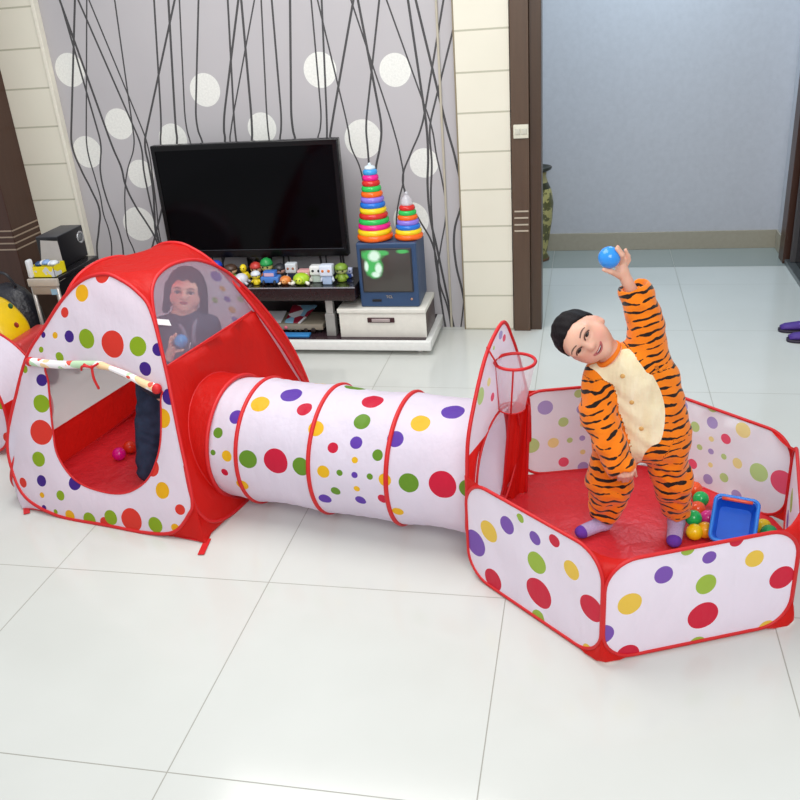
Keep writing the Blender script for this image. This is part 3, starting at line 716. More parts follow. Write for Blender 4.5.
# ---- second tent at the left edge
SX = atz(2, 455, 0)
STS = .84
def small_tent():
    lp = [(x, y) for x, y in ((0, .006), (.2, .006), (.36, .03), (.43, .12), (.44, .25), (.4, .38), (.31, .5), (.19, .575), (.07, .6))]
    lp = [(x*STS, y*STS) for x, y in lp]
    L2 = catmull(lp+[(0, .605*STS)]+[(-a, b) for a, b in lp[:0:-1]], 6)
    e = te; nn = tn
    o = np.array([SX[0], SX[1], 0])-e*.36*STS
    tt = thing('play_tent', o+nn*.2, 'white polka dot pop-up tent cut off at the left edge behind the larger one', 'play tent')
    P1 = Plane(o, e, nn, .12); P2 = Plane(o+nn*.30, e, -nn, .05)
    d = P1.dots([('R', 40, 545, 40), ('G', 0, 590, 26), ('R', 30, 720, 22)], 3.636, 0, 240, PAL)
    panel('front_panel', P1, L2, [], cloth('small_tent_print', PK, .3, .5, .5, d), tt, .01, .05)
    panel('back_panel', P2, L2, [], white_plain, tt, 0, .06)
    A_ = P1.w(L2); B_ = P2.w(L2)
    G().tube(A_, .0062, 8, True).out('binding', bind, tt); G().tube(B_, .0062, 8, True).out('binding', bind, tt)
    top = [i for i in range(len(L2)) if L2[i][1] > .28*STS]
    k = 5; s = sorted(top, key=lambda i: -L2[i][0]); V = []; F = []
    for i in s:
        for j in range(k+1): t_ = j/k; V.append(A_[i]*(1-t_)+B_[i]*t_-np.array([0, 0, .015*math.sin(PI*t_)]))
    for q in range(len(s)-1):
        for j in range(k): F.append((q*(k+1)+j, (q+1)*(k+1)+j, (q+1)*(k+1)+j+1, q*(k+1)+j+1))
    mk('roof', V, F, white_plain, tt)
    for q in (int(len(s)*.3), int(len(s)*.55)): G().tube(V[q*(k+1):(q+1)*(k+1)], .005, 6).out('roof_strap', bind, tt)
    R_ = [A_[i] for i in range(len(L2)) if L2[i][1] <= .28*STS and L2[i][0] > 0]
    idx = [i for i in range(len(L2)) if L2[i][1] <= .3*STS and L2[i][0] > .3*STS]
    V = []; F = []
    for i in idx: V += [A_[i], B_[i]]
    for q in range(len(idx)-1): F.append((2*q, 2*q+1, 2*q+3, 2*q+2))
    mk('side_panel', V, F, red_cloth, tt)
small_tent()

# ================================================================ TELEVISION WALL FURNITURE
Yc = 4.28
p = atz(420, 356, 0); Yc = float(p[1]); xR = float(at(431, 348, Yc)[0]); zt = float(at(400, 341.5, Yc)[2]); zb = float(at(400, 351, Yc)[2])
CB = thing('media_cabinet', (-1.6, 4.4, 0), 'low white platform cabinet on castors with a dark top under the box and shelf', 'media cabinet')
autosm(G().box((-2.66, Yc, zb), (xR, FP+.03, zt), .006).out('platform', plain('e9eae6', .25), CB))
G().box((-2.64, Yc+.02, zt), (xR-.03, FP+.02, zt+.004)).out('dark_top', plain('3a2a30', .15), CB, False)
for x, y in ((xR-.07, Yc+.06), (xR-.07, 4.58), (-2.58, Yc+.06), (-2.58, 4.58)):
    c = G().lathe([(.015, 0), (.018, .003), (.018, .02), (.015, .023)], (x-.0115, y, zb/2+.001), 14, ax=(np.array([0, 1., 0]), np.array([0, 0, 1.]), np.array([1., 0, 0]))).out('castor', plain('d8d8d4', .4), CB)
    G().tube([(x, y, zb/2), (x, y, zb+.002)], .007, 8).out('castor_stem', plain('8c8c8c', .3, metal=.7), c)
ZT = zt+.0045
# white storage box
bx0, bx1 = float(at(340, 325, Yc+.05)[0]), float(at(426.5, 325, Yc+.05)[0]); zl = float(at(385, 308.5, Yc+.05)[2])
BX = thing('storage_box', ((bx0+bx1)/2, Yc+.18, ZT), 'white lidded storage box with a dark handle slot under the blue television', 'storage box')
autosm(G().box((bx0+.002, Yc+.056, ZT), (bx1, Yc+.32, zl-.006), .002).out('body', plain('3a2222', .3), BX))
lab(autosm(G().box((bx0, Yc+.05, ZT), (bx1-.001, Yc+.055, zl-.027), .001).out('front_panel', plain('e2e0d6', .5), BX)), 'white front panel')
autosm(G().box((bx0-.008, Yc+.042, zl-.026), (bx1+.002, Yc+.328, zl), .005).out('top', plain('e4e2d8', .5), BX))
hx = float(at(381, 320, Yc+.05)[0]); hz = float(at(381, 320, Yc+.05)[2])
hd = autosm(G().box((hx-.075, Yc+.043, hz-.014), (hx+.075, Yc+.052, hz+.014), .004).out('handle_slot', plain('3b1a1e', .4), BX))
autosm(G().box((hx-.05, Yc+.040, hz-.009), (hx+.05, Yc+.046, hz+.009), .003).out('handle_plate', plain('b9aaa8', .3, metal=.4), hd))
# small crt television
cy0 = Yc+.07
cx0, cx1 = float(at(360, 275, cy0)[0]), float(at(420, 275, cy0)[0]); cz1 = float(at(387, 243, cy0)[2])
cx0, cx1 = float(at(358.5, 275, cy0)[0]), float(at(417.5, 275, cy0)[0])
CR = thing('crt_television', ((cx0+cx1)/2, cy0+.15, zl), 'small navy blue tube television with a green picture, on the white storage box', 'television')
BL = plain('2f4a6e', .4)
g = G(); cw = cx1-cx0; cz = zl+.002
D = .27
V = []; secs = [(0, 0, 0, 0), (.03, -.003, 0, 0), (.12, 0, .0, .004), (D, .006, .0, .03)]
for dy, ix, ib, it in secs:
    V += [(cx0+ix, cy0+dy, cz+ib), (cx1-ix, cy0+dy, cz+ib), (cx1-ix, cy0+dy, cz1-it), (cx0+ix, cy0+dy, cz1-it)]
F = [(0, 1, 2, 3), (12, 15, 14, 13)]
for i in range(3):
    for k in range(4): F.append((i*4+k, i*4+4+k, i*4+4+(k+1) % 4, i*4+(k+1) % 4))
bm_o = mk('housing', V, F, BL, CR, False)
bv = bm_o.modifiers.new('bevel', 'BEVEL'); bv.width = .008; bv.segments = 3; bv.limit_method = 'ANGLE'; bv.angle_limit = .5
sx0, sx1, sz0, sz1 = cx0+cw*.085, cx1-cw*.10, cz+(cz1-cz)*.26, cz1-(cz1-cz)*.10
autosm(G().box((sx0-.008, cy0-.006, sz0-.008), (sx1+.008, cy0+.003, sz1+.008), .004).out('screen_surround', plain('2a2a30', .4), CR))
V = []; F = []; N = 16
for i in range(N+1):
    for j in range(N+1):
        u, v = i/N, j/N; V.append((sx0+(sx1-sx0)*u, cy0-.008-.010*(1-(2*u-1)**2)*(1-(2*v-1)**2), sz0+(sz1-sz0)*v))
for i in range(N):
    for j in range(N): F.append((i*(N+1)+j, (i+1)*(N+1)+j, (i+1)*(N+1)+j+1, i*(N+1)+j+1))
UVs = [(i/N, j/N) for i in range(N+1) for j in range(N+1)]
t = NT('crt_picture'); uv = t.coord('UV')
def blob(cx, cy, rx, ry):
    mp = t.n('ShaderNodeMapping'); mp.vector_type = 'POINT'; t.link(uv, mp.inputs[0]); mp.inputs['Scale'].default_value = (1/rx, 1/ry, 1); mp.inputs['Location'].default_value = (-cx/rx, -cy/ry, 0)
    l = t.n('ShaderNodeVectorMath', operation='LENGTH'); t.link(mp.outputs[0], l.inputs[0]); return l.outputs['Value']
nz = t.noise(uv, 6, 3, .6)
def soft(vals, e):
    cur = None
    for v in vals: cur = v if cur is None else t.math('MINIMUM', cur, v)
    x = t.math('ADD', cur, t.math('MULTIPLY', t.math('SUBTRACT', nz, .5), .6)); return t.math('DIVIDE', t.math('SUBTRACT', 1.0+e, x), 2*e, clamp=True)
gr = soft([blob(.22, .88, .22, .14), blob(.28, .62, .14, .26), blob(.15, .60, .1, .2), blob(.42, .93, .14, .06), blob(.85, .96, .12, .05), blob(.25, .43, .12, .1)], .25)
wh = soft([blob(.27, .86, .12, .12), blob(.34, .55, .07, .14), blob(.08, .62, .05, .12), blob(.28, .42, .09, .07)], .3)
emc = t.mix(wh, srgb('17b04a'), srgb('d8f5e2'))
base = srgb('4a4743')
t.done(t.bsdf(base, .15, .5, Emission_Color=emc, Emission_Strength=t.math('MULTIPLY', gr, .95)))
mk('screen', V, F, t.m, CR, uv=UVs)
autosm(G().box((cx0+cw*.20, cy0-.004, cz+.030), (cx0+cw*.36, cy0+.002, cz+.044), .002).out('button_panel', plain('15161a', .3), CR))
G().lathe([(.006, 0), (.006, .006), (.004, .008)], (cx1-cw*.12, cy0, cz+.045), 12, ax=(np.array([1., 0, 0]), np.array([0, 0, 1.]), np.array([0, -1., 0]))).out('power_button', plain('b88a70', .4), CR)
def text(s, size, loc, mat, parent, name='lettering', rot=(PI/2, 0, 0), ext=.0006):
    cu = bpy.data.curves.new(name, 'FONT'); cu.body = s; cu.size = size; cu.extrude = ext; cu.align_x = 'CENTER'
    o = bpy.data.objects.new(name, cu); COL.objects.link(o); dg = bpy.context.evaluated_depsgraph_get(); me = bpy.data.meshes.new_from_object(o.evaluated_get(dg))
    bpy.data.objects.remove(o); o = bpy.data.objects.new(name, me); COL.objects.link(o); me.materials.append(mat)
    o.rotation_euler = rot; o.parent = parent; o.location = Vector(loc)-wl(parent); return o
text('TCL', .02, ((cx0+cx1)/2, cy0-.0015, cz+.05), plain('b9a98c', .4), CR)
for k in range(6): G().box((cx1-.001, cy0+.11+k*.014, cz1-.12), (cx1+.0012, cy0+.116+k*.014, cz1-.05)).out('vent', plain('1c2c44', .5), CR, False) if k < 0 else None
# ring towers
COLS = dict(o='ff6a12', y='f7d417', p='ee1e8c', g='2bc257', r='d42a22', b='1e72d2', v='8c78dd', d='1f3fb0', c='3f9fe0')
def tower(px, pyb, rad, seq, htop, r_top, label):
    c = np.array(at(px, pyb, cy0+.09)); c[2] = cz1+.004
    T_ = thing('ring_stacking_toy', c, label, 'stacking toy')
    n = len(seq); H = htop
    k = H/n
    G().tube([c+np.array([0, 0, .001]), c+np.array([0, 0, H+.012])], rad*.12, 12).out('post', plain('e8e4ea', .3), T_)
    for i, s in enumerate(seq):
        R_ = rad*(1-i/(n-1))+r_top*i/(n-1); th = k*.64
        ringg = G().tube([c+np.array([(R_-th)*math.cos(a), (R_-th)*math.sin(a), 0])+np.array([0, 0, (i+.5)*k]) for a in np.linspace(0, 2*PI, 40, endpoint=False)], th, 12, True)
        ringg.lathe([(.001, (i+.5)*k-th*.7), (R_-th, (i+.5)*k-th*.7), (R_-th, (i+.5)*k+th*.7), (.001, (i+.5)*k+th*.7)], c, 40)
        ringg.out('ring', plain(COLS[s], .22), T_)
    return T_, c, H
tz = lambda px, py: float(at(px, py, cy0+.09)[2])-cz1
T_, c, H = tower(375.5, 237, .096, 'oypgrybvogrpc'.replace('bv', 'bv'), tz(371, 170), .038, 'tall rainbow ring stacking tower on the left of the blue television top')
G().ball(c+np.array([0, 0, H+.008]), (.03, .03, .014), 16).ball(c+np.array([0, 0, H+.025]), .009, 12).out('cap', plain('d8e6ee', .25), T_)
T_, c, H = tower(409, 237, .076, 'oybvogr', tz(404.5, 206), .042, 'short rainbow ring stacking tower with a clear cap beside the tall one')
tcl = NT('clear_plastic'); CLR = tcl.done(tcl.bsdf(srgb('dfe0e6'), .15, .5, Alpha=.6))
G().lathe([(.03, H), (.032, H+.01), (.026, H+.035), (.012, H+.05), (.006, H+.055)], c, 20).ball(c+np.array([0, 0, H+.062]), .009, 12).out('cap', CLR, T_)
# white adapter behind the crt
q = at(345, 243, FP-.06); q2 = np.array([q[0], 4.52, 0])
# flat television
Yt = 4.5
tl, tr_ = at(149.5, 147, Yt), at(337, 137.5, Yt); zt1 = float((tl[2]+tr_[2])/2); zb1 = float(at(350, 256, Yt)[2])
TVT = thing('flat_television', ((tl[0]+tr_[0])/2, Yt, zb1), 'large black flat television standing on the dark shelf in front of the wallpaper', 'television')
x0, x1 = float(tl[0]), float(tr_[0])
GL = plain('08080a', .12, .6); t = NT('tv_glass'); GLS = t.done(t.bsdf(srgb('020204'), .1, .12))
g = G()
fr = .028
autosm(g.box((x0, Yt, zb1), (x1, Yt+.05, zt1), .006).out('casing', plain('121214', .25), TVT))
g = G(); g.box((x0+.006, Yt-.008, zt1-fr), (x1-.006, Yt, zt1-.004)); g.box((x0+.006, Yt-.008, zb1+.004), (x1-.006, Yt, zb1+.05)); g.box((x0+.006, Yt-.008, zb1+.05), (x0+fr, Yt, zt1-fr)); g.box((x1-fr, Yt-.008, zb1+.05), (x1-.006, Yt, zt1-fr))
flat(g.out('bezel', plain('0a090b', .2, .3), TVT))
G().box((x0+fr, Yt-.004, zb1+.05), (x1-fr, Yt-.0005, zt1-fr)).out('screen', GLS, TVT, False)
G().box((x0+.02, Yt-.0095, zb1+.045), (x1-.02, Yt-.008, zb1+.048)).out('trim_line', plain('4b5056', .3, metal=.5), TVT, False)
xm = (x0+x1)/2
# shelf unit under the television
Ys = Yc+.03; zs = float(at(300, 287, Ys)[2]); zs0 = float(at(300, 301, Ys)[2]); xe = float(at(354.5, 290, Ys)[0]); xw = -2.45
SH = thing('television_shelf', (xm, Ys+.15, ZT), 'dark brown shelf unit with silver legs holding the flat television and the toy figures', 'shelf')
autosm(G().box((xw, Ys, zs0), (xe, FP-.02, zs-.006), .003).out('shelf_body', plain('2a1a1a', .25), SH))
G().box((xw-.002, Ys-.004, zs-.008), (xe+.003, FP-.02, zs), .002).out('glass_top', plain('1b1a1c', .12), SH, False)
G().box((xw-.002, Ys-.008, zs-.007), (xe+.004, Ys-.003, zs-.001)).out('edge_trim', plain('b8bcc2', .25, metal=.6), SH, False)
autosm(G().box((xm-.2, Yt-.01, zs+.0005), (xm+.2, Yt+.1, zs+.018), .006).box((xm-.07, Yt+.01, zs+.01), (xm+.07, Yt+.045, zb1+.01), .004).out('stand', plain('0f0f11', .12), TVT))
lx = float(at(331, 320, Ys+.05)[0])
for x in (lx, lx-.95):
    lg = autosm(G().box((x-.02, Ys+.04, ZT), (x+.02, Ys+.08, zs0+.001), .003).out('leg', plain('b9b8b2', .35, metal=.3), SH))
    autosm(G().box((x-.027, Ys+.033, ZT), (x+.027, Ys+.087, ZT+(zs0-ZT)*.6), .003).out('leg_sleeve', plain('a5a5a0', .35, metal=.3), lg))
G().box((xw+.02, FP-.03, ZT), (xe-.02, FP-.02, zs0), .0).out('back_board', plain('141214', .4), SH, False)
# things inside the shelf
def at_z(px, py, z): return np.array(atz(px, py, z))
q = at(297, 327, Ys+.07); d0 = np.array([q[0], Ys+.07, ZT])
DV = thing('receiver', (d0[0], d0[1]+.1, ZT), 'beige set-top receiver with a row of round buttons low inside the shelf', 'receiver')
xA, xB = float(at(272, 328, Ys+.07)[0])-.1, float(at(323, 328, Ys+.07)[0])
zD = float(at(300, 324.5, Ys+.07)[2])
zD0 = ZT+.02
autosm(G().box((xA, Ys+.07, zD0), (xB, Ys+.28, zD), .004).out('casing', plain('968d7c', .4), DV))
for fx in (.08, .92): G().lathe([(.012, 0), (.012, .02)], (xA+(xB-xA)*fx, Ys+.1, ZT), 12).out('foot', plain('222222', .5), DV); G().lathe([(.012, 0), (.012, .02)], (xA+(xB-xA)*fx, Ys+.25, ZT), 12).out('foot', plain('222222', .5), DV)
yax = (np.array([1., 0, 0]), np.array([0, 0, 1.]), np.array([0, -1., 0]))
for px in (291, 295.5, 300): c = at(px, 330.5, Ys+.07); G().lathe([(.007, -.002), (.007, .004)], c, 12, ax=yax).out('button', plain('2d2822', .4), DV)
for px, r in ((306, .012), (313.5, .014)): c = at(px, 330, Ys+.07); G().lathe([(r, -.002), (r, .006), (r*.7, .008)], c, 16, ax=yax).out('knob', plain('2b2420', .4), DV)
c = at(286, 327.5, Ys+.07); G().lathe([(.010, -.001), (.010, .004)], c, 12, ax=yax).out('light', plain('f07a8c', .4), DV)
bl0, bl1 = at(286, 337, Ys+.035), at(311, 338.5, Ys+.035)
BK = tag(autosm(G().box((bl0[0]-.08, Ys+.005, ZT), (bl1[0], Ys+.05, ZT+.016), .004).out('plastic_case', plain('2f86c8', .3), base=(bl1[0]-.1, Ys+.03, ZT))), 'flat bright blue plastic case lying in front of the receiver', 'case')
def leaf(name, pts, thick, mat, label, cat, n3=None):
    P = [np.array(q) for q in pts]; V = P+[q+np.array([0, 0, thick]) for q in P]
    F = [(3, 2, 1, 0), (4, 5, 6, 7), (0, 1, 5, 4), (1, 2, 6, 5), (2, 3, 7, 6), (3, 0, 4, 7)]
    return tag(mk(name, V, F, mat, None, False, base=sum(P)/4), label, cat)
t = NT('magazine_cover'); v = t.n('ShaderNodeTexVoronoi'); t.link(t.coord('Object'), v.inputs[0]); v.inputs['Scale'].default_value = 14
cr = t.n('ShaderNodeValToRGB'); t.link(t.sep(v.outputs['Color'])[0], cr.inputs[0]); e = cr.color_ramp; e.interpolation = 'CONSTANT'
e.elements[0].color = srgb('8c1f33'); e.elements[1].position = .35; e.elements[1].color = srgb('7fb4cf'); q = e.elements.new(.7); q.color = srgb('d9dde2')
MG = t.done(t.bsdf(cr.outputs[0], .3))
ym = Ys+.09; A = at(284, 316, ym); B = at(299, 321, ym); C_ = at(312, 309, ym+.1); D_ = at(292, 307, ym+.1)
zz0 = zD+.002
leaf('magazine', [(A[0], ym, zz0), (B[0]+.01, ym-.01, zz0), (C_[0]+.01, ym+.17, zz0+.04), (D_[0]-.02, ym+.17, zz0+.04)], .006, MG, 'glossy red and blue magazine lying on the receiver', 'magazine')
A = at(262, 318, ym); B = at(281, 318, ym)
leaf('paper', [(A[0]-.05, ym, zz0), (B[0]-.005, ym, zz0), (B[0]-.02, ym+.16, zz0+.012), (A[0]-.07, ym+.16, zz0+.012)], .002, plain('e4e6ea', .5), 'white printed paper sheets on the receiver behind the tent', 'paper')
c = at(334, 331, Ys+.2); tag(G().ball((c[0], Ys+.2, ZT+.022), (.045, .03, .022), 16).out('pebble', plain('7a746a', .5), base=(c[0], Ys+.2, ZT)), 'small grey rounded stone on the cabinet beside the storage box', 'stone')
# ---- toy figures on the shelf
SKN = 'e9bf98'
def fig(px, py, Y, w_px, h_px, kind, cols, label, cat='toy figure'):
    c = np.array(at(px, py, Y)); s = depth(c)/F_PX; W = w_px*s*1.2; H = h_px*s; x = c[0]; z = zs+.001; y = Y
    T_ = thing('toy_figure', (x, y, z), label, cat, 'toy figures on the television shelf')
    b, h, a = cols[:3]; M_ = lambda q: plain(q, .35)
    if kind == 'doll':
        G().lathe([(W*.25, 0), (W*.3, H*.05), (W*.27, H*.2), (W*.2, H*.42)], (x, y, z), 16).out('body', M_(b), T_)
        for s_ in (-1, 1): G().tube([(x+s_*W*.22, y, z+H*.36), (x+s_*W*.38, y-.01, z+H*.18)], W*.09, 8).out('arm', M_(b), T_)
        hd = G().ball((x, y, z+H*.64), (W*.40, W*.34, H*.25), 16).out('head', M_(h), T_)
        for s_ in (-1, 1): G().ball((x+s_*W*.15, y-W*.31, z+H*.64), (W*.06, W*.04, H*.045), 8).out('eye', M_('16161a'), hd)
        G().lathe([(W*.42, H*.70), (W*.41, H*.80), (W*.30, H*.93), (W*.12, H)], (x, y, z), 16).out('hat', M_(a), T_)
    elif kind == 'block':
        autosm(G().box((x-W*.3, y-W*.2, z), (x+W*.3, y+W*.2, z+H*.45), .004).out('body', M_(b), T_))
        hd = autosm(G().box((x-W*.42, y-W*.3, z+H*.45), (x+W*.42, y+W*.32, z+H), .006).out('head', M_(h), T_))
        for s_ in (-1, 1):
            G().ball((x+s_*W*.2, y-W*.3, z+H*.72), (W*.1, .003, H*.08), 8).out('eye', M_(a), hd)
            G().tube([(x+s_*W*.3, y, z+H*.4), (x+s_*W*.42, y-.01, z+H*.15)], W*.09, 8).out('arm', M_(h), T_)
    elif kind == 'turtle':
        G().ball((x, y, z+H*.45), (W*.42, W*.38, H*.5), 16).out('shell', M_(b), T_)
        hd = G().ball((x, y-W*.4, z+H*.5), (W*.2, W*.18, H*.3), 12).out('head', M_(h), T_)
        for s_ in (-1, 1): G().ball((x+s_*W*.08, y-W*.56, z+H*.58), (W*.035,)*3, 8).out('eye', M_('16161a'), hd)
        for s_ in (-1, 1):
            for q in (-1, 1): G().tube([(x+s_*W*.28, y+q*W*.2, z+H*.25), (x+s_*W*.46, y+q*W*.3, z+W*.085)], W*.085, 8).out('leg', M_(a), T_)
    elif kind == 'dino':
        G().lathe([(W*.2, 0), (W*.33, H*.1), (W*.36, H*.3), (W*.22, H*.52)], (x, y, z), 16).out('body', M_(b), T_)
        hd = G().ball((x-W*.08, y-W*.05, z+H*.76), (W*.26, W*.32, H*.24), 14).out('head', M_(h), T_)
        for s_ in (-1, 1): G().ball((x-W*.08+s_*W*.13, y-W*.33, z+H*.8), (W*.045,)*3, 8).out('eye', M_('16161a'), hd)
        G().tube([(x+W*.2, y, z+H*.2), (x+W*.45, y+.01, z+H*.25), (x+W*.5, y, z+H*.48)], [W*.14, W*.1, W*.04], 8).out('tail', M_(b), T_)
        for s_ in (-1, 1): G().tube([(x+s_*W*.2, y-W*.2, z+H*.42), (x+s_*W*.22, y-W*.42, z+H*.36)], W*.06, 8).out('arm', M_(b), T_)
    elif kind == 'car':
        autosm(G().box((x-W*.48, y-W*.25, z+H*.18), (x+W*.48, y+W*.3, z+H*.6), .005).out('body', M_(b), T_))
        autosm(G().box((x-W*.33, y-W*.2, z+H*.58), (x+W*.33, y+W*.25, z+H), .006).out('cabin', M_(h), T_))
        G().box((x-W*.26, y-W*.21, z+H*.66), (x+W*.26, y-W*.195, z+H*.9)).out('windscreen', M_(a), T_, False)
        for s_ in (-1, 1):
            for q in (-.25, .3): G().lathe([(H*.2, 0), (H*.2, W*.1)], (x+s_*W*.3-W*.05, y+W*q, z+H*.2), 14, ax=(np.array([0, 1., 0]), np.array([0, 0, 1.]), np.array([1., 0, 0]))).out('wheel', M_('202024'), T_)
    return T_
yb, yf = Ys+.12, Ys+.05
fig(217, 268, yb, 12, 21, 'doll', ('c9d4e6', '2348b8', '2348b8'), 'blue-headed toy figure at the left end of the back row')
fig(231, 272, yb, 14, 17, 'doll', ('7fa050', SKN, '4a3428'), 'toy figure with brown hair and a green body behind the white toy')
tf = bpy.data.objects[-1] if False else None
fig(245, 272, yb, 11, 17, 'dino', ('e8cf1e', 'f0d824', 'e8cf1e'), 'yellow long-tailed animal toy figure in the back row')
fig(256.5, 272, yb, 12, 19, 'doll', ('4e4a50', SKN, 'c23a32'), 'toy figure in a red cap in the back row')
fig(267.5, 272, yb, 13, 23, 'doll', ('c96a28', 'd8d07a', '23984a'), 'tall toy figure with a green hat and orange body in the back row')
fig(280, 272, yb, 13, 17, 'doll', ('2a262c', 'd9a898', '2a2a30'), 'black-haired toy figure with a pink face')
fig(292, 272, yb, 11, 18, 'block', ('26304a', 'd4dbe0', 'a86a50'), 'white cube-headed toy figure in a dark suit')
fig(304.5, 272, yb, 13, 11, 'block', ('e8e0e4', 'e2a8a8', 'ffffff'), 'pink and white block-shaped toy figure in the back row')
fig(318, 279, yb-.03, 13, 17, 'block', ('cfe0d4', 'eef0ee', '16161a'), 'white block-headed toy figure with black eye patches')
fig(328, 282, yf, 13, 20, 'block', ('b4cbe8', 'dfe8f6', 'd87a3a'), 'pale blue robot toy figure at the front edge')
fig(342, 277, yf+.05, 14, 18, 'doll', ('8fae3a', 'c9d28a', '7fa238'), 'green toy figure with a green hat near the blue television')
fig(348.5, 270, yb+.04, 8, 10, 'block', ('3a5cb0', 'c4cdea', '2a3c90'), 'small blue and white toy figure beside the blue television')
fig(242, 283, yf, 14, 12, 'turtle', ('d5d7e2', 'e6e8ee', 'c8cbd6'), 'white four-legged animal toy figure in the front row')
fig(257, 284, yf, 10, 14, 'doll', ('efd72a', 'f2dd3a', 'dfe6ee'), 'short yellow toy figure with a pale cap in the front row')
fig(271.5, 284, yf, 16, 14, 'car', ('4b83d0', '3f74c8', 'd9b4c8'), 'small blue toy car in the front row')
fig(286, 284, yf, 12, 9, 'turtle', ('e2853e', 'e8a05a', 'f0e4d0'), 'small orange turtle toy in the front row')
fig(302, 284, yf, 17, 12, 'turtle', ('a9d02c', 'c6d83a', 'f4f2e4'), 'lime green turtle toy with white feet in the front row')
# small ornaments behind the tent against the wallpaper
c = at(107, 251, 4.5)

# ---- left corner: speaker stand, subwoofer, tissue box
def q3(px, py, Y): return np.array(at(px, py, Y))
Yl = 3.95
def onx(px, py, x): d = ray(px, py); return EYE+d*(x/d[0])
a = q3(28, 279, Yl); b = q3(56.5, 279, Yl); zst = float((a[2]+b[2])/2); xa_, xb_ = float(a[0]), float(b[0])
ST = thing('side_stand', ((xa_+xb_)/2, Yl+.3, 0), 'narrow black and silver side stand holding the black speaker', 'stand')
Y2 = float(onx(98, 254, xb_)[1])
autosm(G().box((xa_, Yl, zst-.022), (xb_, Y2, zst), .006).out('top', plain('1b1a1d', .2), ST))
autosm(G().box((xa_-.004, Yl-.008, zst-.04), (xb_+.004, Yl+.012, zst+.001), .004).out('front_rail', plain('b9b1a6', .35), ST))
autosm(G().box((xa_+.01, Yl-.004, zst-.085), (xb_-.01, Yl+.01, zst-.038), .003).out('front_plate', plain('9c9084', .4), ST))
G().box((xb_-.045, Yl-.007, zst-.085), (xb_-.012, Yl-.003, zst-.055)).out('sticker', plain('8fb8d0', .4), ST, False)
for x in (xa_+.012, xb_-.012):
    for y in (Yl+.006, Y2-.02): G().tube([(x, y, 0), (x, y, zst-.02)], .010, 10).out('leg', plain('b5b0aa', .3, metal=.4), ST)
for z in (.14,):
    autosm(G().box((xa_+.01, Yl+.0, z), (xb_-.01, Y2-.02, z+.015), .003).out('shelf', plain('8c8a88', .3), ST))
G().box((xa_+.02, Yl+.3, .16), (xb_-.02, Yl+.31, zst-.03)).out('back_board', plain('141214', .5), ST, False)
G().box((xb_-.008, Yl+.02, .05), (xb_-.003, Y2-.03, zst-.025)).out('side_board', plain('161417', .3), ST, False)
# subwoofer
sy0 = Yl+.19
A = q3(35, 237, sy0); B = q3(57, 238, sy0); ztop = float((A[2]+B[2])/2)
SBW = thing('speaker', ((A[0]+B[0])/2, sy0+.17, zst), 'black wooden subwoofer speaker with a silver port, on the side stand', 'speaker')
sx1 = float(B[0]); sx0_ = float(A[0]); syE = float(onx(82, 227, sx1)[1])
autosm(G().box((sx0_, sy0, zst+.001), (sx1, syE, ztop), .004).out('cabinet', plain('17161a', .4), SBW))
autosm(G().box((sx0_+.001, sy0+.001, ztop-.001), (sx1-.001, syE-.001, ztop+.003), .001).out('top_panel', plain('45464c', .45), SBW))
xax = (np.array([0, 1., 0]), np.array([0, 0, 1.]), np.array([1., 0, 0]))
def onx(px, py, x): d = ray(px, py); return EYE+d*(x/d[0])
pc = onx(80, 237, sx1)
G().lathe([(.034, -.001), (.034, .004), (.028, .006), (.022, -.0005)], (sx1, pc[1], pc[2]), 28, ax=xax).out('port_ring', plain('c6c8ca', .25, metal=.6), SBW)
G().lathe([(.021, 0), (.015, .003)], (sx1, pc[1], pc[2]), 20, ax=xax).out('port_cone', plain('6f7274', .4), SBW)
# tissue / snack box
A = q3(32.5, 276, Yl+.03); B = q3(57, 276, Yl+.03); zt2 = zst+.055
TB_ = thing('carton', ((A[0]+B[0])/2, Yl+.07, zst+.002), 'open yellow carton with a white flap in front of the speaker', 'carton')
t = NT('carton_print'); nz = t.noise(t.coord('Object'), 22, 1)
CP = t.done(t.bsdf(t.mix(t.math('GREATER_THAN', nz, .62), srgb('ecd91c'), srgb('c9cfd4')), .45))
x0_, x1_ = float(A[0]), float(B[0])-.004; y0_, y1_ = Yl+.02, Yl+.13
g = G(); zc = zst+.002; zh = zc+.058
for lo, hi in (((x0_, y0_, zc), (x1_, y1_, zc+.002)), ((x0_, y0_, zc), (x1_, y0_+.002, zh)), ((x0_, y1_-.002, zc), (x1_, y1_, zh)), ((x0_, y0_, zc), (x0_+.002, y1_, zh)), ((x1_-.002, y0_, zc), (x1_, y1_, zh))): g.box(lo, hi)
g.out('tray', CP, TB_, False)
V = [np.array(q) for q in ((x0_+.005, y1_, zh), (x1_-.01, y1_, zh), (x1_-.03, y1_+.025, zh+.10), (x0_+.01, y1_+.025, zh+.105))]; V += [q+np.array([0, .002, 0]) for q in V]
lab(mk('flap', V, [(0, 1, 2, 3), (7, 6, 5, 4), (0, 4, 5, 1), (1, 5, 6, 2), (2, 6, 7, 3), (3, 7, 4, 0)], plain('a8a39e', .5), TB_, False), 'grey inside of the lid')
g = G()
for i in range(5): g = G(); G().ball((x0_+.03+.022*i, y0_+.05+.01*(i % 2), zh+.002+.004*(i % 3)), (.022, .03, .014), 10).out('packet', plain(['2c4c78', 'e8edf2', '88a8d8', 'f2f4f6', 'dfe6ee'][i], .3), TB_)
MGc = tag(autosm(G().box((xa_+.002, Yl+.0, zst+.002), (xa_+.028, Yl+.04, zst+.10), .01).out('plastic_holder', plain('d9dde0', .3), base=(xa_+.015, Yl+.02, zst+.002))), 'narrow white plastic holder at the left end of the carton', 'holder')
